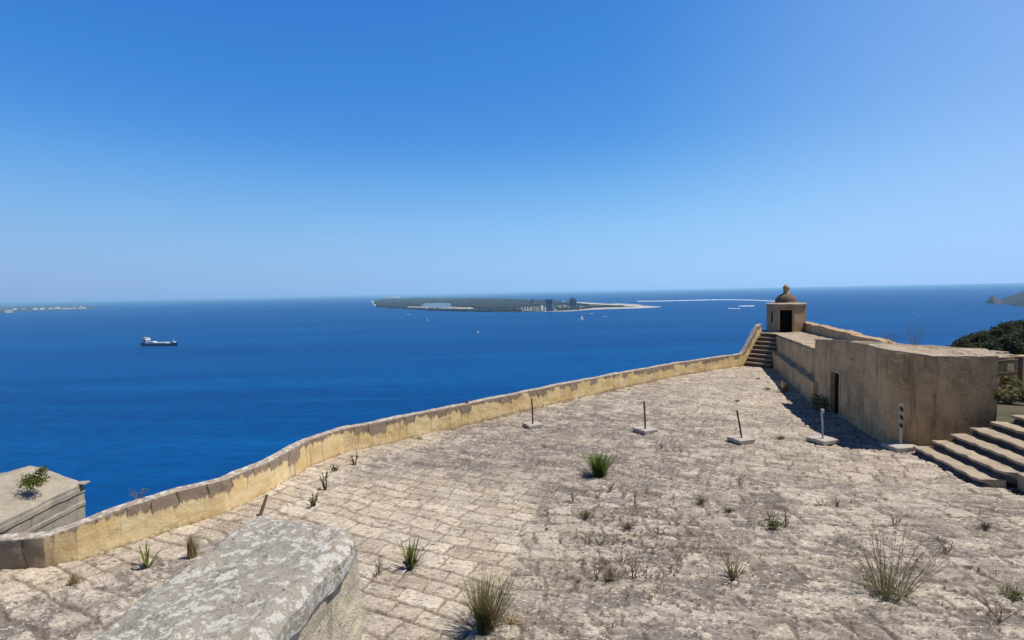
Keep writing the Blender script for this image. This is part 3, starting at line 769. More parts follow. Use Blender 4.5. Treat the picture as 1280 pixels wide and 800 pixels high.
def stairs_right():
    base = at(1150, 570); fr = at(1226, 609)
    f = (base - fr); f.z = 0; ln = f.length; f.normalize(); u = Vector((f.y, -f.x, 0))
    if u.x < 0: u = -u
    root = thing('stone_steps', (fr.x, fr.y, 0), 'wide flight of worn stone steps with dark risers at the right edge', 'steps')
    n = 8; rise = .235; run = .6
    for i in range(n):
        o = fr + u * (run * i); z0 = rise * i; z1 = rise * (i + 1)
        L = ln + .25 * math.sin(i * 2.1) * 0 + .4
        m = MB(); nu = 36
        P = []
        q0 = -0.0 - .03 * math.sin(i * 3.3)
        for k in range(nu + 1):
            b = o + f * (q0 + (L - q0) * k / nu)
            w = .02 * math.sin(k * 1.1 + i) 
            P.append([(b.x + u.x * (d + w), b.y + u.y * (d + w), z) for d, z in ((.02, -.05 if i == 0 else z0 - .06), (.09, z0 + .5 * rise), (.10, z1 - .085), (-.035, z1 - .08), (-.035, z1 - .005), (.14, z1 + .005), (.3, z1), (.45, z1 - .005), (run + .06, z1 - .01), (run + .06, z0 - .2))])
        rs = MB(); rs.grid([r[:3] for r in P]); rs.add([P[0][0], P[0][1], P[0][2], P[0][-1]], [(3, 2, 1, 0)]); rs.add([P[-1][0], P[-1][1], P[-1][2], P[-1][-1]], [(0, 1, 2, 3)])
        P = [r[2:] for r in P]
        m.grid(P)
        m.add([p for p in P[0]], [tuple(reversed(range(len(P[0]))))]); m.add([p for p in P[-1]], [tuple(range(len(P[-1])))])
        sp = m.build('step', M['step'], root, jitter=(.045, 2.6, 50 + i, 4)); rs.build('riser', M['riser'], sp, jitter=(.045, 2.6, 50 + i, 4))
    # flank wall along the near end of the flight
    s = MB(); a = fr - f * .02 + u * .9; b = fr - f * .02 + u * 6
    s.add([(a.x, a.y, 0), (b.x, b.y, 0), (b.x, b.y, 2.0), (a.x, a.y, .45), (a.x - f.x * .35, a.y - f.y * .35, 0), (b.x - f.x * .35, b.y - f.y * .35, 0), (b.x - f.x * .35, b.y - f.y * .35, 2.0), (a.x - f.x * .35, a.y - f.y * .35, .45)],
          [(0, 1, 2, 3), (7, 6, 5, 4), (3, 2, 6, 7), (0, 3, 7, 4), (1, 5, 6, 2)])
    s.build('flank_wall', M['step'], root, jitter=(.06, 2, 60, 3))
stairs_right()

def stairs_turret():
    d = Vector((ramp_dir.x, ramp_dir.y, 0)); rt = Vector((d.y, -d.x, 0))
    o = WB[-1] + d * .3 + rt * .04
    root = thing('turret_steps', (o.x, o.y, 0), 'narrow flight of dark stone steps climbing beside the parapet to the turret', 'steps')
    n = 8
    for i in range(n):
        p = o + d * (.31 * i); q = p + d * (.31 * (n - i) + .3); z0 = max(0, .3 * i - .06); z1 = .3 * (i + 1)
        w = 1.95
        poly = [xy(p), xy(p + rt * w), xy(p + rt * w + d * .40), xy(p + d * .40)]
        m = MB(); m.prism(poly, z1 - .08, z1); sp = m.build('step', M['step'], root, jitter=(.03, 3, 70 + i))
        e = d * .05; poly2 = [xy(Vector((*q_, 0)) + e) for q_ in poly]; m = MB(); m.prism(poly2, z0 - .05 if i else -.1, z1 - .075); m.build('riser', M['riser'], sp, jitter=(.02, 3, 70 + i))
stairs_turret()

def turret():
    c = TUR
    ph = math.atan2(-c.y, -c.x) + math.pi / 8       # a face towards the photographer
    root = thing('domed_turret', c, 'small octagonal stone sentry turret with dome and finial at the far corner of the terrace', 'turret')
    Rv = TR / math.cos(math.pi / 8); zt = 2.1
    m = MB(); corners = [Vector((c.x + Rv * math.cos(ph - math.pi / 4 * k), c.y + Rv * math.sin(ph - math.pi / 4 * k), 0)) for k in range(8)]
    # face 0 lies between corners[0] and corners[1]; its centre points at the camera
    dw, dh = .84, 1.75
    for k in range(8):
        a, b = corners[k], corners[(k + 1) % 8]; L = (b - a).length
        if k == 0:
            f0, f1 = .5 - dw / 2 / L, .5 + dw / 2 / L
            fs = [0, f0 / 2, f0, .5, f1, (1 + f1) / 2, 1]; zs = [-.1, .6, 1.2, dh, zt]
        elif k == 1:
            fs = [0, .25, .43, .57, .75, 1]; zs = [-.1, .5, .75, 1.55, zt]
        else: fs = [0, .33, .66, 1]; zs = [-.1, .7, 1.4, zt]
        n, q = len(fs), len(zs); base = len(m.V)
        m.V += [tuple(a.lerp(b, t) + Vector((0, 0, c.z + z))) for t in fs for z in zs]
        for i in range(n - 1):
            for j in range(q - 1):
                if k == 0 and 2 <= i < 4 and j < 3: continue
                if k == 1 and i == 2 and j == 2: continue
                m.F.append((base + i * q + j, base + (i + 1) * q + j, base + (i + 1) * q + j + 1, base + i * q + j + 1))
    m.build('wall', M['turret'], root, jitter=(.03, 1.6, 80, 2))
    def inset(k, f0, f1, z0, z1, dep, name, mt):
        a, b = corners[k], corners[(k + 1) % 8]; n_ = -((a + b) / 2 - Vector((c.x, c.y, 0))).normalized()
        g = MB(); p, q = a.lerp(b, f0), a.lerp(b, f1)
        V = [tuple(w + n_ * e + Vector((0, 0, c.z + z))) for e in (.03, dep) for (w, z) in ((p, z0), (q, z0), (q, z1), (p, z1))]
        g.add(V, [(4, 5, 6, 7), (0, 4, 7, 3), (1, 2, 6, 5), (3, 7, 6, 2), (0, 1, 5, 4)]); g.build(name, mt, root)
    L = (corners[1] - corners[0]).length
    inset(0, .5 - dw / 2 / L - .03, .5 + dw / 2 / L + .03, -.1, dh + .03, .5, 'doorway', M['dark'])
    inset(1, .42, .58, .73, 1.57, .35, 'slit_window', M['dark'])
    # door frame
    a, b = corners[0], corners[1]; n_ = ((a + b) / 2 - Vector((c.x, c.y, 0))).normalized(); g = MB(); t = (b - a).normalized(); mid = (a + b) / 2
    rz = math.atan2(t.y, t.x)
    for sx in (-1, 1):
        p = mid + t * sx * (dw / 2 + .07) + n_ * .02; g.box((p.x, p.y, c.z + dh / 2), (.13, .09, dh), rz, .01)
    p = mid + n_ * .02; g.box((p.x, p.y, c.z + dh + .085), (dw + .28, .09, .16), rz, .01)
    g.build('door_frame', M['turret'], root)
    g = MB(); Rc = (TR + .08) / math.cos(math.pi / 8)
    g.lathe((c.x, c.y, c.z + zt), [(Rv * 1.0, -.06), (Rc * .97, 0), (Rc, .03), (Rc, .12), (Rc * .94, .15), (.84, .22)], 8, ph)
    g.build('cornice', M['coping'], root, jitter=(.02, 3, 81))
    g = MB(); pr = [(.86, .16), (.86, .22)] + [(.83 * math.cos(t_), .22 + .74 * math.sin(t_)) for t_ in np.linspace(0, 1.36, 9)]
    g.lathe((c.x, c.y, c.z + zt), pr, 28); g.build('dome', M['tile'], root, smooth=True, jitter=(.02, 3, 82))
    g = MB(); z = .22 + .70
    g.lathe((c.x, c.y, c.z + zt), [(.30, z - .06), (.30, z), (.22, z + .05), (.22, z + .42), (.27, z + .46), (.26, z + .52), (.20, z + .62), (.1, z + .73), (.03, z + .80)], 16)
    g.build('finial', M['turret'], root, smooth=True)
turret()

# ------------------------------------------------------------------ posts in concrete slabs
def posts():
    S = [((666, 533), (666, 529.5), (664.5, 498), 'rust', .76, .4, 'thin rusty post in a pale concrete slab, nearest the sea parapet'),
         ((806.5, 539.5), (806.5, 536), (805, 502), 'rust', .80, .5, 'thin rusty post in a pale slab, standing mid terrace behind the green tuft'),
         ((926, 551.5), (927, 547), (921, 513), 'rust', .80, .3, 'dark post leaning to the left in its pale concrete slab'),
         ((1028, 552), (1028.5, 548), (1027, 511), 'galv', .86, .35, 'grey bracketed steel post in a pale slab beside the guardhouse shadow')]
    for (b, f, t, mt, w, rz, lab) in S:
        p = at(*b); root = thing('barrier_post', p, lab, 'post', 'barrier posts in concrete slabs')
        g = MB(); g.box((p.x, p.y, .07), (w * .92, w * .92, .15), rz, .02); g.build('concrete_slab', M['concrete'], root, jitter=(.03, 5, 3))
        a = at(*f, .15); e = atd(*t, a.y); g = MB(); g.tube([a, a.lerp(e, .5) + Vector((.012, 0, 0)), e], .034, 8); g.build('pole', M[mt], root)
        if mt == 'galv':
            h = MB(); h.box((e.x + .04, e.y, e.z - .1), (.11, .07, .16), .2, .01); h.build('bracket', M['galv'], root)
    p = at(1125, 561); root = thing('warning_post', p, 'white post with a black and white striped marker board by the foot of the steps', 'post', 'barrier posts in concrete slabs')
    g = MB(); g.box((p.x, p.y, .075), (.9, .72, .17), .1, .02); g.build('concrete_slab', M['concrete'], root, jitter=(.03, 5, 3))
    a = at(1126, 555, .15); e = atd(1125, 506, a.y); g = MB(); g.tube([a, e], .045, 8); g.build('pole', M['weathered'], root)
    g = MB(); w = .062; zb = a.z + (e.z - a.z) * .40; ht = e.z + .04 - zb
    bd = MB(); bd.box((e.x, e.y - .06, zb + ht / 2), (w * 2, .03, ht), 0, .004); bd.build('striped_board', M['weathered'], root)
    st = MB(); nst = 3; hh = ht / nst; yy = e.y - .0785
    for i in range(nst):
        z0 = zb + hh * i; V = [(e.x - w * .98, yy, z0 + hh * .30), (e.x + w * .98, yy, z0 + .01), (e.x + w * .98, yy, z0 + hh * .5), (e.x - w * .98, yy, z0 + hh * .80)]
        V += [(x, y + .004, z) for x, y, z in V]
        st.add(V, [(0, 1, 2, 3), (7, 6, 5, 4), (0, 4, 5, 1), (1, 5, 6, 2), (2, 6, 7, 3), (3, 7, 4, 0)])
    st.build('black_stripe', M['black'], root)
    # brown stake against the parapet
    p = at(585, 531); e = atd(583.5, 500, p.y + .02); m = MB(); m.tube([p + Vector((0, 0, -.03)), p.lerp(e, .5), e], [.075, .07, .065], 7)
    o = m.build('wooden_stake', M['wood'], origin=p, jitter=(.03, 8, 3)); tag(o, 'dark brown wooden stake standing upright against the parapet', 'stake')
    p = at(322, 652); e = atd(334, 619, p.y + .25); m = MB(); m.tube([p + Vector((0, 0, -.02)), e], [.05, .035], 5)
    o = m.build('broken_plank', M['wood'], origin=p, jitter=(.04, 7, 3)); tag(o, 'short broken wooden plank leaning at the foot of the parapet behind the lichen wall', 'plank')
posts()

# ------------------------------------------------------------------ weeds
def blades(p, n, h, spread, w, lean=.5, curl=.3, r0=.08, rng=None, hv=.4, seg=4):
    rng = rng or random; m = MB()
    for _ in range(n):
        a = rng.uniform(0, 2 * math.pi); rr = r0 * math.sqrt(rng.random()); hh = h * (1 - hv * rng.random()); ln = lean * (rng.random() ** .7) * spread
        b = Vector((p[0] + rr * math.cos(a * 1.7), p[1] + rr * math.sin(a * 1.7), p[2])); d = Vector((math.cos(a), math.sin(a), 0))
        s = Vector((-d.y, d.x, 0)); s = (s * math.cos(.8 * rng.random()) + Vector((rng.uniform(-.4, .4), rng.uniform(-.4, .4), 0))).normalized(); V = []
        for k in range(seg + 1):
            t = k / seg; q = b + d * (ln * (t + curl * t * t)) + Vector((0, 0, hh * (t - .25 * curl * t * t)))
            ww = w * (1 - t) ** .6 * (.6 + .8 * t * (1 - t) * 2) + .0008
            V += [q - s * ww / 2, q + s * ww / 2]
        m.add(V, [(2 * k, 2 * k + 1, 2 * k + 3, 2 * k + 2) for k in range(seg)])
    return m
def wisps(p, n, h, spread, r, rng=None, leafs=0, lw=.02, r0=.05):
    """thin branching stems with small leaves"""
    rng = rng or random; st = MB(); lf = MB()
    for _ in range(n):
        a = rng.uniform(0, 2 * math.pi); d = Vector((math.cos(a), math.sin(a), 0)); hh = h * rng.uniform(.55, 1); sp = spread * rng.random() ** .6
        b = Vector(p) + d * r0 * rng.random(); pts = [b + d * sp * t ** 1.2 + Vector((rng.uniform(-.02, .02), rng.uniform(-.02, .02), hh * t)) for t in (0, .3, .6, .85, 1)]
        st.tube(pts, [r, r * .85, r * .7, r * .5, r * .3], 3, False)
        for k in (2, 3):
            if rng.random() < .7:
                e = pts[k] + Vector((rng.uniform(-.1, .1), rng.uniform(-.1, .1), hh * .22)); st.tube([pts[k], e], [r * .5, r * .25], 3, False)
        for _l in range(leafs):
            t = rng.uniform(.15, 1); i = min(3, int(t * 4)); q = pts[i].lerp(pts[i + 1], rng.random()); v = Vector((rng.uniform(-1, 1), rng.uniform(-1, 1), rng.uniform(.1, 1))).normalized() * lw * rng.uniform(1, 2.2); s = v.orthogonal().normalized() * lw * .4
            lf.add([q, q + v * .5 + s, q + v, q + v * .5 - s], [(0, 1, 2, 3)])
    return st, lf
def leafball(c, rx, ry, rz, n, lw, rng=None, shell=.5):
    rng = rng or random; m = MB()
    for _ in range(n):
        v = Vector((rng.gauss(0, 1), rng.gauss(0, 1), rng.gauss(0, 1))).normalized() * (shell + (1 - shell) * rng.random()) ; q = Vector((c[0] + v.x * rx, c[1] + v.y * ry, c[2] + v.z * rz))
        a = Vector((rng.uniform(-1, 1), rng.uniform(-1, 1), rng.uniform(-.6, 1))).normalized(); b = a.orthogonal().normalized(); L = lw * rng.uniform(.6, 1.5)
        m.add([q - a * L, q + b * L * .45, q + a * L, q - b * L * .45], [(0, 1, 2, 3)])
    return m
def plant(px, py, z=0): return at(px, py, z) + Vector((0, 0, -.01))
def hgt(px, py, hpx): p = at(px, py); return hpx * p.y / F

def weeds():
    rg = random.Random(3)
    p = plant(750, 594); r = thing('grass_tuft', p, 'dense bright green grass tuft in the middle of the terrace', 'grass tuft')
    blades(p, 520, hgt(750, 594, 34), .62, .017, .75, .35, .2, rg, .45).build('green_blades', M['grass'], r); blades(p, 60, hgt(750, 594, 30), .6, .014, .9, .5, .2, rg).build('dry_blades', M['straw'], r)
    p = plant(515, 708); r = thing('leafy_weed', p, 'yellow-green weed with upright sword leaves on the smooth slabs', 'weed')
    blades(p, 26, hgt(515, 708, 40), .42, .05, .8, .2, .10, rg, .5).build('leaves', M['squill'], r); blades(p, 22, .25, .3, .05, .9, .6, .1, rg).build('lower_leaves', M['darkstalk'], r)
    p = plant(475, 717); o = blades(p, 14, hgt(475, 717, 22), .3, .02, .8, .3, .08, rg).build('leafy_weed', M['olive'], origin=p); tag(o, 'small sparse weed just left of the sword-leaved weed', 'weed')
    p = plant(608, 788); r = thing('tall_grass', p, 'tall clump of olive grass with straw tips at the bottom of the photo', 'grass tuft')
    blades(p, 420, hgt(608, 788, 78), .52, .011, .95, .3, .17, rg, .5).build('green_blades', M['olive'], r); blades(p + Vector((.15, .1, 0)), 130, hgt(608, 788, 88), .75, .007, .95, .25, .2, rg, .4).build('dry_blades', M['straw'], r)
    p = plant(185, 709); o = blades(p, 9, hgt(185, 709, 32), .5, .055, .9, .15, .05, rg, .35).build('agave_plant', M['squill'], origin=p); tag(o, 'small agave-like plant with few pointed leaves at the parapet ledge', 'plant')
    p = plant(241, 696); o = blades(p, 150, hgt(241, 696, 36), .2, .012, .8, .2, .1, rg).build('dry_grass', M['straw'], origin=p); tag(o, 'upright pale straw grass clump between the lichen wall and the parapet', 'dry grass')
    p = plant(95, 733); o = blades(p, 90, hgt(95, 733, 24), .25, .014, .8, .3, .12, rg).build('dry_grass', M['straw'], origin=p); tag(o, 'faded straw grass clump nearest the shaded end of the parapet', 'dry grass')
    for (x, y, h, n, lab) in ((406, 612, 26, 5, 'dark upright weed stems by the parapet bend'), (444, 583, 18, 4, 'three dark spiky weed stems at the parapet foot right of the bend'), (418, 592, 12, 5, 'low dark weed between the two spiky stem clusters by the parapet'),
                              (392, 634, 18, 7, 'dark weed in a paving crack beyond the end of the lichen wall')):
        p = plant(x, y); st, lf = wisps(p, n, hgt(x, y, h), .12, .022, rg, 5, .05); r = thing('spiky_weed', p, lab, 'weed'); st.build('stems', M['darkstalk'], r); lf.build('leaves', M['olive'], r)
    p = plant(1110, 741); r = thing('wispy_shrub', p, 'large wispy half-dry shrub on the paving at lower right', 'shrub')
    st, lf = wisps(p, 46, hgt(1110, 741, 86), .85, .006, rg, 12, .022, .3); st.build('stems', M['straw'], r); lf.build('leaves', M['olive'], r); blades(p, 110, .4, .6, .012, .9, .3, .35, rg).build('lower_leaves', M['olive'], r)
    p = plant(917, 722); r = thing('sparse_weed', p, 'sparse pale weed with bare stalks left of the wispy shrub', 'weed'); st, lf = wisps(p, 22, hgt(917, 722, 36), .3, .008, rg, 3, .03, .1); st.build('stems', M['straw'], r); blades(p, 30, .25, .25, .02, .9, .4, .1, rg).build('leaves', M['olive'], r)
    p = plant(966, 660); r = thing('low_bush', p, 'low olive bush on the paving beside a single dark stalk', 'bush'); leafball(p + Vector((0, 0, .13)), .34, .3, .14, 150, .04, rg, .1).build('leaves', M['olive'], r); st, lf = wisps(p, 14, .4, .35, .012, rg, 0); st.build('stems', M['darkstalk'], r)
    for (x, y, h, n, mt, lab) in (
        (983, 656, 24, 1, 'darkstalk', 'single dark stalk right of the low olive bush'), (1184, 690, 26, 4, 'stalk', 'forked brown stalks on the paving below the steps'), (1118, 656, 19, 3, 'darkstalk', 'stubby dark stalk above the wispy shrub'),
        (1250, 777, 34, 8, 'stalk', 'brown dead weed in the bottom right corner'), (793, 632, 26, 1, 'darkstalk', 'tall thin stalk right of and below the green tuft'), (717, 626, 16, 2, 'darkstalk', 'thin stalk left of and below the green tuft'),
        (747, 622, 14, 2, 'stalk', 'short stalk directly below the green tuft'), (763, 612, 18, 5, 'stalk', 'reddish brown weed touching the foot of the green tuft'), (824, 668, 18, 4, 'darkstalk', 'dark spiky weed centre right of the terrace'),
        (735, 682, 16, 4, 'darkstalk', 'small dark weed in the middle of the rough paving'), (749, 681, 11, 2, 'darkstalk', 'tiny dark weed beside the middle weed'), (757, 706, 18, 4, 'stalk', 'brown weed with a round head, lower centre'),
        (778, 702, 16, 4, 'stalk', 'reddish stalks right of the round headed weed'), (793, 722, 34, 2, 'darkstalk', 'tall bare stalk among the lower centre weeds'), (808, 724, 28, 5, 'stalk', 'brown brushy weed right of the tall bare stalk'),
        (746, 724, 22, 2, 'darkstalk', 'thin bare stalk lowest among the centre weeds'), (924, 606, 20, 2, 'darkstalk', 'thin dark stalks in front of the leaning post'), (779, 622, 12, 1, 'darkstalk', 'tiny stalk between the thin stalks below the green tuft'),
        (827, 560, 12, 4, 'darkstalk', 'small dark weed behind the green tuft to its right'), (853, 566, 10, 4, 'darkstalk', 'tiny dark weed midway towards the leaning post'), (841, 716, 22, 4, 'stalk', 'pale reddish weed left of the sparse pale weed'),
        (1028, 634, 12, 2, 'darkstalk', 'tiny forked stalk above and right of the low bush'), (1047, 633, 14, 1, 'darkstalk', 'tiny upright stalk above and right of the forked one'), (682, 560, 8, 4, 'darkstalk', 'tiny dark weed below the slab nearest the parapet')):
        p = plant(x, y); st, lf = wisps(p, n + 2, hgt(x, y, h) * .85, .07 + .035 * n, .011 if n < 3 else .008, rg, 7, .022, .05)
        r = thing('dead_weed', p, lab, 'weed', 'dead weeds on the terrace'); st.build('stems', M[mt], r); lf.build('leaves', M['stalk'], r)
    for (x, y, s, lab, mt) in ((734, 646, 1.0, 'round olive clump on the left of the centre weeds', 'olive'), (786, 660, .9, 'straw coloured low clump in the rough centre paving', 'stalk'), (976, 549, .7, 'small dark clump between the two right hand slabs', 'darkstalk'), (765, 722, 1.0, 'flattened brown clump at lower centre', 'stalk'),
                               (1268, 747, .9, 'small olive clump near the right edge', 'olive'), (1231, 607, .9, 'small green clump at the near corner of the stone steps', 'olive'), (877, 628, .8, 'flat olive clump left of the low bush', 'olive'), (912, 640, .6, 'tiny flat clump left of the low bush', 'darkstalk'), (1232, 660, .6, 'small dark clump below the steps', 'darkstalk'),
                               (640, 780, .8, 'straw clump right of the tall olive grass', 'straw'), (525, 550, .8, 'pale dry clump at the foot of the parapet near the stake', 'straw'), (960, 487, .8, 'small clump in the sun left of the retaining wall', 'stalk'), (922, 502, .6, 'tiny clump far back on the terrace', 'darkstalk'), (948, 474, .6, 'little stub of weed near the turret steps', 'stalk')):
        p = plant(x, y); o = leafball(p + Vector((0, 0, .09 * s)), .26 * s, .2 * s, .10 * s, 80, .035 * s, rg, .1); q = blades(p, 60, .26 * s, .35 * s, .010, .95, .4, .16 * s, rg); o.add(q.V, q.F)
        o = o.build('weed_clump', M[mt], origin=p); tag(o, lab, 'weed', 'low clumps on the terrace')
    p = plant(982, 489); r = thing('yellow_weed', p, 'yellow weed at the edge of the shadow by the retaining wall', 'weed'); blades(p, 60, .75, .55, .04, .8, .5, .2, rg).build('leaves', M['straw'], r)
    for (x, y, z, rx, rz_, n, lab) in ((1024, 512, 0, .55, .5, 300, 'dark bush in the shadow at the guardhouse corner'), (1277, 500, 1.75, .4, .35, 240, 'small bramble at the right edge above the top step'), (1176, 556, 0, .45, .3, 260, 'scrubby plant at the foot of the guardhouse wall by the steps'), (1254, 500, 1.75, .38, .28, 260, 'bramble bush at the head of the steps under the railing'), (1274, 489, 1.9, .4, .3, 240, 'bramble bush at the right edge against the low end wall'), (1262, 479, 2.0, .34, .3, 200, 'dark bramble just under the lower rail of the railing')):
        p = at(x, y, z); o = leafball(p + Vector((0, 0, rz_ * .6)), rx, rx * .8, rz_, n, .07, rg, .3); o = o.build('bush', M['olive'], origin=p); tag(o, lab, 'bush')
    p = Vector(atd(40, 607, 18.6)); zz = BZ + .45
    p = atd(42, 606, 18.2); r = thing('wall_bush', p, 'green bush growing on top of the grey bastion', 'bush'); m = leafball(p + Vector((0, 0, .16)), .48, .46, .3, 1000, .042, rg, .05); q = leafball(p + Vector((.25, .1, .5)), .2, .2, .2, 170, .042, rg, .05); m.add(q.V, q.F); m.build('leaves', M['squill'], r); st, lf = wisps(p, 12, .6, .4, .012, rg, 0); st.build('stems', M['stalk'], r)
    p = atd(850, 454, at(850, 468).y + .2); r = thing('wall_weed', p, 'brown weed growing on the far part of the parapet top', 'weed'); leafball(p, .42, .3, .12, 160, .05, rg, .1).build('leaves', M['stalk'], r); st, lf = wisps(p, 6, .3, .3, .01, rg, 0); st.build('stems', M['stalk'], r)
    p = atd(172, 625, at(172, 680).y + .3); st, lf = wisps(p, 9, .28, .22, .008, rg, 3, .03); r = thing('wall_weed', p, 'dry sprig growing on the near part of the parapet top', 'weed'); st.build('stems', M['stalk'], r); lf.build('leaves', M['stalk'], r)
    for (x, y, D, h, lab) in ((1143, 434, 20.4, 1.2, 'tall thin dry reeds rising from the guardhouse roof'), (1112, 430, 22.0, .6, 'short dry stalks on the guardhouse roof left of the reeds')):
        p = atd(x, y, D); st, lf = wisps(p, 12, h, .45, .006, rg, 4, .02, .15); r = thing('dry_reed', p, lab, 'reed'); st.build('stems', M['straw'], r); lf.build('leaves', M['straw'], r)
weeds()
def moss():
    rg = random.Random(31); m = MB()
    for _ in range(900):
        if rg.random() < .7: x, y = rg.gauss(790, 75), rg.gauss(670, 45)
        else: x, y = rg.uniform(560, 1250), rg.uniform(560, 795)
        if y < 545 or y > 798 or x < 560 or x > 1275: continue
        p = plant(x, y); r = rg.uniform(.02, .07)
        for k in range(rg.randint(4, 10)):
            a = rg.uniform(0, 6.28); d = Vector((math.cos(a), math.sin(a), 0)); b = p + d * r * rg.random(); h = rg.uniform(.03, .11); s = Vector((-d.y, d.x, 0)) * rg.uniform(.004, .009)
            m.add([b - s, b + s, b + d * h * .6 + Vector((0, 0, h))], [(0, 1, 2)])
    tag(m.build('dry_moss', M['stalk']), kind='stuff')
moss()

# ------------------------------------------------------------------ pines on the spur to the right
def pines():
    rg = random.Random(11); protos = []
    for v in range(4):
        r = empty('pine_tree', (0, 0, 0)); h = 8.0; m = MB()
        m.tube([(0, 0, -.8), (.1 * v, .05, 2.2), (.15, -.1 * v, 4.6), (.1, 0, 6.6)], [.26, .21, .14, .05], 8)
        lobes = []
        for i in range(11):
            a = rg.uniform(0, 6.28); rr = rg.uniform(.3, 1.7); z = rg.uniform(2.6, 7.1); rr *= 1 - .5 * max(0, (z - 5) / 2.5)
            c = (rr * math.cos(a), rr * math.sin(a), z); lobes.append((c, rg.uniform(.8, 1.35)))
            m.tube([(.1, 0, max(1.5, z - 1.2)), (c[0] * .6, c[1] * .6, z - .4), c], [.09, .06, .03], 5, False)
        m.build('trunk', M['bark'], r)
        cr = MB()
        for c, s in lobes + [((.1, 0, 7.2), .8)]:
            q = leafball(c, s, s, s * .72, 210, .20, rg, .35); cr.add(q.V, q.F)
        cr.build('crown', M['pine'], r); protos.append(r)
    spots = []
    tops = [(1184, 434), (1190, 429), (1197, 426), (1203, 421), (1208, 424), (1214, 417), (1220, 414), (1227, 415), (1233, 411), (1239, 412), (1245, 408), (1251, 409), (1257, 402), (1263, 400), (1270, 403), (1276, 398), (1283, 399), (1290, 395), (1298, 397),
            (1212, 428), (1225, 426), (1238, 424), (1250, 421), (1262, 416), (1274, 412), (1286, 410), (1232, 433), (1246, 432), (1258, 428), (1270, 425), (1282, 422), (1306, 400), (1316, 396)]
    front = 19
    lab0 = ['leftmost low pine at the tip of the wooded spur', 'second pine from the left tip of the wood', 'third pine from the left tip of the wood', 'pointed pine fourth from the left tip of the wood']
    for i, (px, py) in enumerate(tops):
        D = 78 - .06 * (1300 - px) + rg.uniform(-3, 3) if i < front else 66 + rg.uniform(-4, 4)
        t = atd(px, py, D); g = hz(t.x, t.y)
        hh = t.z - g
        if hh < 3: hh = 3
        s = hh / 7.9; w = (.75 + .25 * rg.random()) * min(max(s, .55), 1.25)
        k = i % 4
        if i < 4:
            o = protos[k]; o.location = (t.x, t.y, g); o.scale = (w, w, s); tag(o, 'dark green pine on the skyline of the wooded spur at right', 'tree', 'pines on the wooded spur')
        else:
            o = copy_thing(protos[k], (t.x, t.y, g), None, (w, w, s), rg.uniform(0, 6.28))
        o['label'] = 'dark green pine on the skyline of the wooded spur at right' if i < front else 'dark green pine low among the others on the wooded spur'
        o['group'] = 'skyline pines on the wooded spur' if i < front else 'lower pines on the wooded spur'
pines()

# ------------------------------------------------------------------ ship and boats
def ship():
    a, b = at(178.5, 432.2, SEA), at(221.8, 432.2, SEA); L = (b - a).length; c = (a + b) / 2; u = (b - a).normalized(); v = Vector((-u.y, u.x, 0)); B = 13.0
    root = thing('cargo_ship', c, 'small cargo ship with dark navy hull and white bridge at the stern', 'ship')
    def P(s, t, z): return tuple(a + u * (s * L) + v * (t * B / 2) + Vector((0, 0, z)))
    m = MB(); rows = []
    for s in np.linspace(0, 1, 25):
        wd = min(1, .8 + s * 4) if s < .1 else (1 if s < .78 else max(.02, 1 - ((s - .78) / .22) ** 1.8))
        dz = 5.6 + (2.2 * max(0, (s - .86) / .14) ** .7 if s > .86 else 0) + (1.2 if s < .2 else 0); fl = 1 if s < .8 else .75
        sh = .018 * max(0, (s - .8) / .2)
        rows.append([P(s - sh, -wd * fl * .9, -2), P(s, -wd, 2), P(s + sh, -wd, dz), P(s + sh, wd, dz), P(s, wd, 2), P(s - sh, wd * fl * .9, -2)])
    m.grid(rows); m.add(rows[0], [tuple(range(6))]); m.add(rows[-1], [tuple(reversed(range(6)))])
    m.build('hull', M['navy'], root)
    rz = math.atan2(u.y, u.x)
    def bx(name, s, z0, z1, l, w, mt, par=None, t=0): 
        q = MB(); p = P(s, t, (z0 + z1) / 2); q.box(p, (l, w, z1 - z0), rz, .1); return q.build(name, M[mt], par or root)
    br = bx('bridge', .115, 6.6, 14.5, 9, 12, 'white'); bx('wheelhouse', .12, 14.5, 17.2, 7, 13, 'white', br)
    for z in (8.5, 11, 15.9): bx('window_band', .12, z, z + .9, 9.3 if z < 14 else 7.3, 12.3 if z < 14 else 13.3, 'pane', br)
    bx('funnel', .055, 6.6, 18, 3.4, 4, 'yellow'); bx('deck_house', .30, 5.6, 9.5, 11, 10, 'white')
    for s in (.42, .55, .68): bx('hatch_cover', s, 5.5, 7.6, 10.5, 10, 'bwhite')
    bx('forecastle', .90, 6.8, 8.8, 7, 6, 'white'); q = MB(); q.tube([P(.9, 0, 8), P(.9, 0, 17)], .35, 6); q.build('mast', M['white'], root)
    q = MB(); q.tube([P(.12, 0, 17), P(.12, 0, 22.5)], .3, 6); q.build('radar_mast', M['yellow'], root)
    # stripe of white bulwark
    q = MB()
    q.grid([[P(s, -1.006 * (1 if s < .78 else max(.02, 1 - ((s - .78) / .22) ** 1.8)), z) for z in (5.0, 6.3)] for s in np.linspace(.16, .97, 20)]); q.build('bulwark', M['white'], root)
ship()
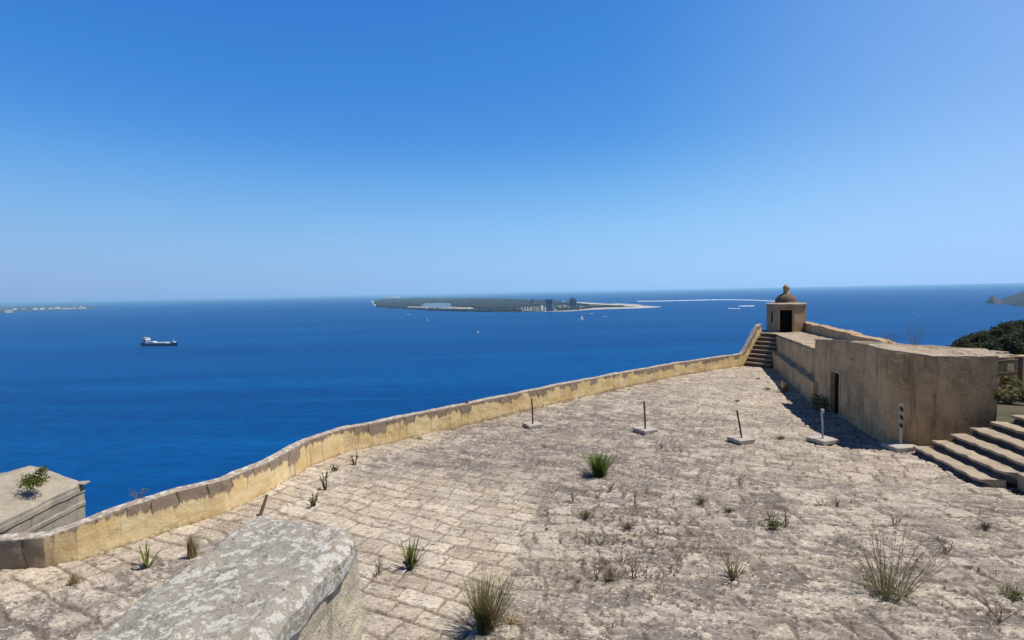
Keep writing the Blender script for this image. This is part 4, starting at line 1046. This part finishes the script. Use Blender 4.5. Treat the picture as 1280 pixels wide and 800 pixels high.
def boats():
    def hull(p, L, ang, mt, root):
        m = MB(); u = Vector((math.cos(ang), math.sin(ang), 0)); v = Vector((-u.y, u.x, 0)); rows = []
        for s in np.linspace(-.5, .5, 9):
            w = L * .16 * (1 if s < .1 else max(.03, 1 - ((s - .1) / .4) ** 2)); rows.append([tuple(p + u * s * L + v * t * w + Vector((0, 0, z))) for t, z in ((-.6, -.4), (-1, L * .09), (1, L * .09), (.6, -.4))])
        m.grid(rows); m.add(rows[0], [(0, 1, 2, 3)]); return m.build('hull', M[mt], root), u, v
    for (x, y, hpx, lab) in ((727.5, 400, 7.5, 'white sailing boat with upright sail, off the island towers'), (597.5, 416.5, 4.5, 'tiny white sailing boat alone in open water nearer than the island'), (534, 401, 3, 'tiny distant sailing boat off the wooded left half of the island')):
        p = at(x, y, SEA); H = hpx * p.y / F; root = thing('sailing_boat', p, lab, 'boat', 'small boats off the island'); L = H * .75
        h, u, v = hull(p, L, .5, 'white', root)
        m = MB(); m.tube([p, p + Vector((0, 0, H))], H * .012, 5); m.build('mast', M['galv'], root)
        m = MB(); a, b, c = p - u * L * .42 + Vector((0, 0, H * .14)), p - u * .1 + Vector((0, 0, H * .14)), p - u * .1 + Vector((0, 0, H * .97)); k = v * .12
        m.add([a - k, b - k, c - k, a + k, b + k, c + k], [(0, 1, 2), (5, 4, 3), (0, 3, 4, 1), (1, 4, 5, 2), (2, 5, 3, 0)]); m.build('sail', M['bwhite'], root)
        m = MB(); a, b, c = p + u * L * .45 + Vector((0, 0, H * .1)), p + u * .2 + Vector((0, 0, H * .13)), p + u * .2 + Vector((0, 0, H * .85)); m.add([a - k, b - k, c - k, a + k, b + k, c + k], [(0, 1, 2), (5, 4, 3), (0, 3, 4, 1), (1, 4, 5, 2), (2, 5, 3, 0)]); m.build('jib', M['bwhite'], root)
    for (x, y, w, lab) in ((510, 393.6, 6, 'white motor boat off the left end of the island'), (739, 392.8, 7, 'white motor boat close under the island beach'), (756, 396.6, 7, 'white motor boat right of the sailing boat by the island'),
                           (1162, 376.5, 5, 'far white motor boat in the open sea right of the turret'), (1101, 377.5, 4, 'farther of the white motor boats right of the turret'), (1148, 395.5, 4, 'nearest white motor boat right of the turret, over the roof')):
        p = at(x, y, SEA); L = w * p.y / F; root = thing('motor_boat', p, lab, 'boat', 'small motor boats at sea'); h, u, v = hull(p, L, .15, 'white', root)
        m = MB(); m.box(p + Vector((0, 0, L * .12)), (L * .35, L * .2, L * .1), .15, L * .01); m.build('cabin', M['white'], root)
boats()
def foam():
    rg = random.Random(5)
    def strip(pts, wpx, lab, dens=1.):
        P = resample([(x, y) for x, y in pts], 1.2); m = MB(); 
        for i in range(len(P) - 1):
            if rg.random() > dens: continue
            for k in range(2):
                x, y = P[i] + (P[i + 1] - P[i]) * rg.random(); w = wpx * rg.uniform(.4, 1); l = rg.uniform(1.0, 3.0); y += rg.uniform(-.15, .15)
                V = [at(x - l, y, SEA), at(x, y - w / 2, SEA), at(x + l, y - .05, SEA), at(x, y + w / 2, SEA)]
                zz = SEA + .35 + .05 * rg.random(); m.add([(q.x, q.y, zz) for q in V], [(0, 3, 2, 1)])
        tag(m.build('surf', M['foam']), kind='stuff')
    strip([(798, 376.6), (830, 376.2), (870, 375.2), (905, 374.6), (940, 375.2), (975, 376.8)], .9, '')
    strip([(925, 382.6), (942, 382.4)], 1.2, ''); strip([(912, 385.5), (925, 386)], .5, '', .6)
foam()

# ------------------------------------------------------------------ island, far coast, headland
def land(name, near, far, zn, zf, m, nv=10, amp=0., fr=.01, crest=None):
    """ground between a near and a far shore given as sight lines on the sea; crest(t) raises its middle"""
    n = 90
    def samp(pts, t):
        d = np.r_[0, np.cumsum([math.hypot(b[0] - a[0], b[1] - a[1]) for a, b in zip(pts[:-1], pts[1:])])]; d /= d[-1]
        return np.interp(t, d, [p[0] for p in pts]), np.interp(t, d, [p[1] for p in pts])
    P = []
    for i in range(n + 1):
        t = i / n; a = at(*samp(near, t), SEA); b = at(*samp(far, t), SEA); row = []
        for j in range(nv + 1):
            s = j / nv; q = a.lerp(b, s); prof = min(1, s * 12, (1 - s) * 12); z = SEA - 1 + prof * zn
            if crest: z += crest(t, s)
            row.append((q.x, q.y, z))
        P.append(row)
    mb = MB(); mb.grid(P); V = np.array(mb.V)
    if amp: V[:, 2] += amp * (fb2(V[:, 0] * fr, V[:, 1] * fr, 91, 4) - .5)
    return mk(name, V, [tuple(reversed(f)) for f in mb.F], m, smooth=True)
ISL_N = [(464, 376.5), (469, 384.4), (483, 386), (504, 386.6), (525, 388.2), (560, 389.6), (600, 390.8), (640, 391), (680, 390.6), (715, 389.6), (735, 387.6), (760, 386.4), (800, 385.4), (826, 383.8)]
ISL_F = [(466, 376), (475, 373.2), (500, 372.4), (560, 372.4), (620, 373.4), (680, 375.3), (720, 377.3), (760, 379.6), (790, 381.4), (815, 382.8), (828, 383.7)]
def island():
    tag(land('island', ISL_N, ISL_F, 3.0, 3, M['sand'], 14), kind='structure')
    def patch(name, pts, m, z, kind='structure'):
        V = [at(x, y, SEA) for x, y in pts]; V = [(p.x, p.y, SEA + z) for p in V]; n = len(V)
        W2 = [(x, y, SEA - .5) for x, y, _ in V]
        tag(mk(name, V + W2, [tuple(range(n))] + [(i, n + i, n + (i + 1) % n, (i + 1) % n) for i in range(n)], m), kind=kind)
    patch('scrubland', [(468, 377), (471, 384.0), (484, 385.4), (503, 386.0), (522, 387.4), (560, 388.7), (600, 389.8), (645, 390.0), (690, 389.2), (722, 388.0), (738, 385.9), (775, 384.8), (800, 384.2), (790, 383.0), (755, 381.2), (715, 378.6), (680, 376.6), (620, 374.6), (560, 373.5), (500, 373.4), (478, 374.2)], M['island'], 2.4)
    patch('lagoon', [(525, 384.6), (536, 385.6), (556, 385.4), (570, 384.2), (569, 379.6), (553, 379), (532, 379.6)], M['lagoon'], 2.9)
    patch('beach', [(506, 384.2), (512, 385), (527, 385.6), (541, 386.6), (560, 386.4), (592, 386.4), (590, 385.2), (572, 385), (545, 385.6), (528, 384.4), (516, 383.6)], M['sand'], 3.2)
    patch('beach', [(735, 386.9), (760, 385.9), (800, 384.8), (822, 383.9), (800, 384.0), (772, 384.6), (742, 385.7)], M['sand'], 3.1)
    patch('beach', [(770, 380.8), (795, 381.8), (802, 381.4), (775, 380.0), (762, 379.9)], M['sand'], 3.3)
    # woodland canopy as one mass of small crowns
    rg = random.Random(21); m = MB()
    R1 = [(466.5, 377), (472, 384.2), (500, 385.8), (506, 383.6), (524, 383.4), (524, 380), (534, 379), (553, 378.4), (566, 379), (566, 383.4), (590, 384.4), (600, 387), (640, 387.4), (660, 386), (662, 383), (690, 383.4), (700, 381), (722, 382.6), (735, 383), (700, 378.6), (676, 376.6), (620, 374.6), (560, 373.6), (500, 373.4), (478, 374.2)]
    R2 = [(500, 385.4), (540, 388.4), (600, 389.8), (650, 389.6), (652, 388), (600, 388.6), (545, 387.2)]
    R3 = [(692, 388), (725, 387.4), (742, 385), (790, 384), (760, 383.2), (722, 385.4), (694, 386)]
    ico = [(0, 0, 1), (.894, 0, .447), (.276, .851, .447), (-.724, .526, .447), (-.724, -.526, .447), (.276, -.851, .447), (.85, 0, -.5), (.26, .81, -.5), (-.69, .5, -.5), (-.69, -.5, -.5), (.26, -.81, -.5)]
    icf = [(0, 1, 2), (0, 2, 3), (0, 3, 4), (0, 4, 5), (0, 5, 1)] + [(1, 6, 7, 2), (2, 7, 8, 3), (3, 8, 9, 4), (4, 9, 10, 5), (5, 10, 6, 1)]
    Vs = []; Fs = []
    def fill(poly, n, s0, s1):
        xs = [p[0] for p in poly]; ys = [p[1] for p in poly]; c = 0
        while c < n:
            x, y = rg.uniform(min(xs), max(xs)), rg.uniform(min(ys), max(ys))
            if not inpoly(np.array([x]), np.array([y]), poly)[0]: continue
            if float(vn2(np.array([x * .25]), np.array([y * 1.2]), 4)[0]) < .22: c += .2; continue
            c += 1; p = at(x, y, SEA); s = rg.uniform(s0, s1) * (1 + p.y / 9000); b = len(Vs); w = s * rg.uniform(1.2, 2.4); z = SEA + 2 + s * .55
            Vs.extend([(p.x + v[0] * w, p.y + v[1] * w, z + v[2] * s) for v in ico]); Fs.extend([tuple(b + i for i in f) for f in icf])
    fill(R1, 5200, 5, 9); fill(R2, 700, 3, 6); fill(R3, 330, 3, 6)
    tag(mk('woodland', Vs, Fs, M['canopy']), kind='stuff')
island()
def building(name, x0, x1, yt, yb, lab, group, wall='bwhite', roof=None, depth=.8, wins=0, pale_mat=None, rz=None):
    a, b = at(x0, yb, SEA), at(x1, yb, SEA); b = Vector((b.x, b.x * 0 + a.y, 0)); w = (x1 - x0) * a.y / F; H = (yb - yt) * a.y / F; c = Vector(((a.x + b.x) / 2, a.y, SEA))
    root = thing(name, c, lab, 'building', group); d = max(8, w * depth); z0 = SEA + 1
    if rz is None: rz = 0 if wins else R(52)
    if rz: w /= 1.2; d = w * .75
    m = MB(); m.box((c.x, c.y + d / 2, z0 + H / 2), (w, d, H), rz); m.build('wall', M[wall], root)
    if roof: m = MB(); m.box((c.x, c.y + d / 2, z0 + H + max(1.2, H * .12) / 2), (w * 1.08, d * 1.08, max(1.2, H * .12)), rz); m.build('roof', M[roof], root)
    if wins:
        for i in range(wins):
            z = z0 + H * (i + .55) / wins; m = MB(); m.box((c.x, c.y - .05, z), (w * .86, .5, H / wins * .42)); m.build('window_band', M['pane'], root)
    if pale_mat:
        m = MB(); m.box((c.x + w * .55, c.y + d * .45, z0 + H * .49), (w * .12, d * .7, H * .98)); m.build('lit_side_strip', M[pale_mat], root)  # pale strip added to stand for the sunlit right side
        m = MB(); m.box((c.x + w * .1, c.y + d * .5, z0 + H * 1.03), (w * .3, d * .4, H * .07)); m.build('plant_room', M[pale_mat], root)
    return root, c, w, d, z0, H
def buildings():
    g = 'buildings on the island'
    building('tower_block', 682.6, 691.2, 374.6, 389.2, 'widest blue-grey tower block, at the shore of the island', g, 'tower', None, .9, 9, 'bwhite')
    r, c, w, d, z0, H = building('tower_block', 712.4, 720.4, 374.2, 385.4, 'stepped blue-grey tower block with a spike on its roof', g, 'tower', None, 1, 8, 'bcream')
    m = MB(); m.box((c.x, c.y + d * .5, z0 + H * 1.08), (w * .55, d * .5, H * .16)); m.build('upper_storey', M['tower'], r); m = MB(); m.tube([(c.x, c.y + d / 2, z0 + H), (c.x, c.y + d / 2, z0 + H * 1.38)], 1.2, 5); m.build('spike', M['tower'], r)
    building('tower_block', 664, 667, 374.6, 382.4, 'slim tower block behind the trees, left of the widest tower', g, 'tower', None, 1, 6, 'bwhite')
    L = [(651.2, 653.2, 384.2, 388.8, 'bwhite'), (655, 657, 383.8, 389, 'bwhite'), (658.4, 660.4, 384, 389.2, 'bwhite'), (662, 664, 384.4, 389, 'bwhite')]
    for i, q in enumerate(L): building('apartment_block', *q[:4], ['leftmost of four slim white blocks on the island shore', 'second of four slim white blocks on the island shore', 'third of four slim white blocks on the island shore', 'rightmost of four slim white blocks on the island shore'][i], g, q[4], None, 1.2)
    for q in ((674.4, 679, 382.2, 388.6, 'bwhite', None, 'white block just left of the widest tower'), (644, 650, 385.6, 387.4, 'bcream', 'broof', 'low cream house left of the four white blocks'), (697, 701.5, 383.2, 386.8, 'bcream', None, 'cream block just right of the widest tower'), (703, 707, 381.2, 384.2, 'bcream', 'broof', 'cream house between the two big towers'),
              (708, 711.5, 384.6, 387.2, 'bwhite', None, 'small white block left of the foot of the stepped tower'), (722.5, 731, 383.2, 385.2, 'bwhite', None, 'long low white building right of the stepped tower'), (733.5, 737.5, 382.2, 383.6, 'bcream', 'broof', 'small cream house far right of the towers'), (669, 672.5, 386, 388.6, 'bcream', None, 'small cream block left of the tall white block'), (628.5, 632, 379.4, 382, 'bcream', None, 'lone pale house in the island wood'), (482, 495, 371.4, 373.3, 'bwhite', None, 'distant white sheds behind the left end of the island'), (646, 649.5, 382.4, 384.6, 'bwhite', None, 'small white house in the trees above the four white blocks'), (681, 682.4, 384.6, 389.4, 'bwhite', None, 'slim white block touching the left side of the widest tower'), (692.6, 695, 386.4, 389, 'bwhite', None, 'low white block at the right foot of the widest tower'), (724, 727, 385.8, 387.6, 'bcream', None, 'low cream block below the long white building'), (676, 679, 378.4, 380.6, 'bcream', None, 'cream house in the wood behind the widest tower'), (654, 657, 379.2, 381.4, 'bcream', None, 'pale house in the wood left of the slim tower'), (728, 732, 380.4, 381.8, 'bwhite', None, 'white house behind the stepped tower to its right')):
        building('house', *q[:4], q[6], g, q[4], q[5], 1.)
buildings()
def coast():
    near = [(-220, 402), (-60, 394.5), (0, 392.6), (25, 390.2), (50, 389), (80, 388.4), (110, 386.6), (128, 384)]
    far = [(-220, 386), (-60, 384.6), (0, 383.2), (60, 382.2), (100, 381.6), (129, 383.4)]
    def cr(t, s): return max(0, 22 * math.sin(math.pi * min(1, s * 1.1)) * (1 - t) ** .5 * (.6 + .5 * math.sin(t * 17)))
    tag(land('coast', near, far, 4, 4, M['canopy2'], 12, 10, .004, cr), kind='structure')
    far2 = [(-260, 384), (0, 379.2), (100, 378.6), (300, 375.4), (470, 372)]
    near2 = [(-260, 387), (0, 381.6), (100, 380.3), (300, 376.4), (470, 372.4)]
    def cr2(t, s): return max(0, (70 + 30 * math.sin(t * 9)) * (1 - t) ** 1.2 * math.sin(math.pi * s))
    tag(land('far_hills', near2, far2, 8, 8, M['canopy2'], 8, 20, .001, cr2), kind='structure')
    g = 'white buildings on the far left coast'
    for i, q in enumerate(((0, 8.5, 387, 391.4, 'bcream'), (13, 17, 385.6, 388, 'bwhite'), (22, 27, 385.4, 387.4, 'bcream'), (37.5, 42.5, 385.2, 388, 'bwhite'), (45.5, 51, 385, 387.8, 'bwhite'), (55, 62, 385.2, 387.4, 'bwhite'), (63.5, 70, 384.2, 387.2, 'bwhite'), (70.5, 80, 385.4, 387.4, 'bwhite'), (84, 90, 385, 386.6, 'bwhite'), (90.5, 100, 384.8, 386.4, 'bwhite'), (98, 100.5, 382.4, 384.4, 'bwhite'), (91.5, 94, 381.8, 383.8, 'bcream'))):
        building('waterfront_building', *q[:4], ['cream waterfront building at the very left edge of the photo', 'small white building second from the left edge', 'low cream building third from the left edge', 'small bright white shed fourth from the left edge', 'bright white shed fifth from the left edge', 'long low white shed at the middle of the left coast', 'tallest white shed of the left coast', 'longest white shed of the left coast', 'low white shed toward the tip of the left coast', 'flat white shed nearest the tip of the left coast', 'slim white block above the tip of the left coast', 'slim cream block above the tip of the left coast'][i], g, q[4], 'broof' if i in (0, 2) else None, 1)
coast()
def headland():
    near = [(1232.5, 379), (1246, 380.3), (1262, 381), (1285, 384.5), (1330, 392), (1420, 410)]
    far = [(1233.5, 377.8), (1246, 376), (1262, 374.4), (1285, 371.5), (1330, 369), (1420, 366)]
    def cr(t, s):
        b = 30 * math.exp(-((t - .045) / .03) ** 2) + 150 * max(0, t - .10) ** .75 * 1.35
        return b * math.sin(math.pi * min(1, s * 1.05)) ** .8
    tag(land('headland', near, far, 5, 5, M['canopy2'], 26, 26, .012, cr), kind='structure')
headland()
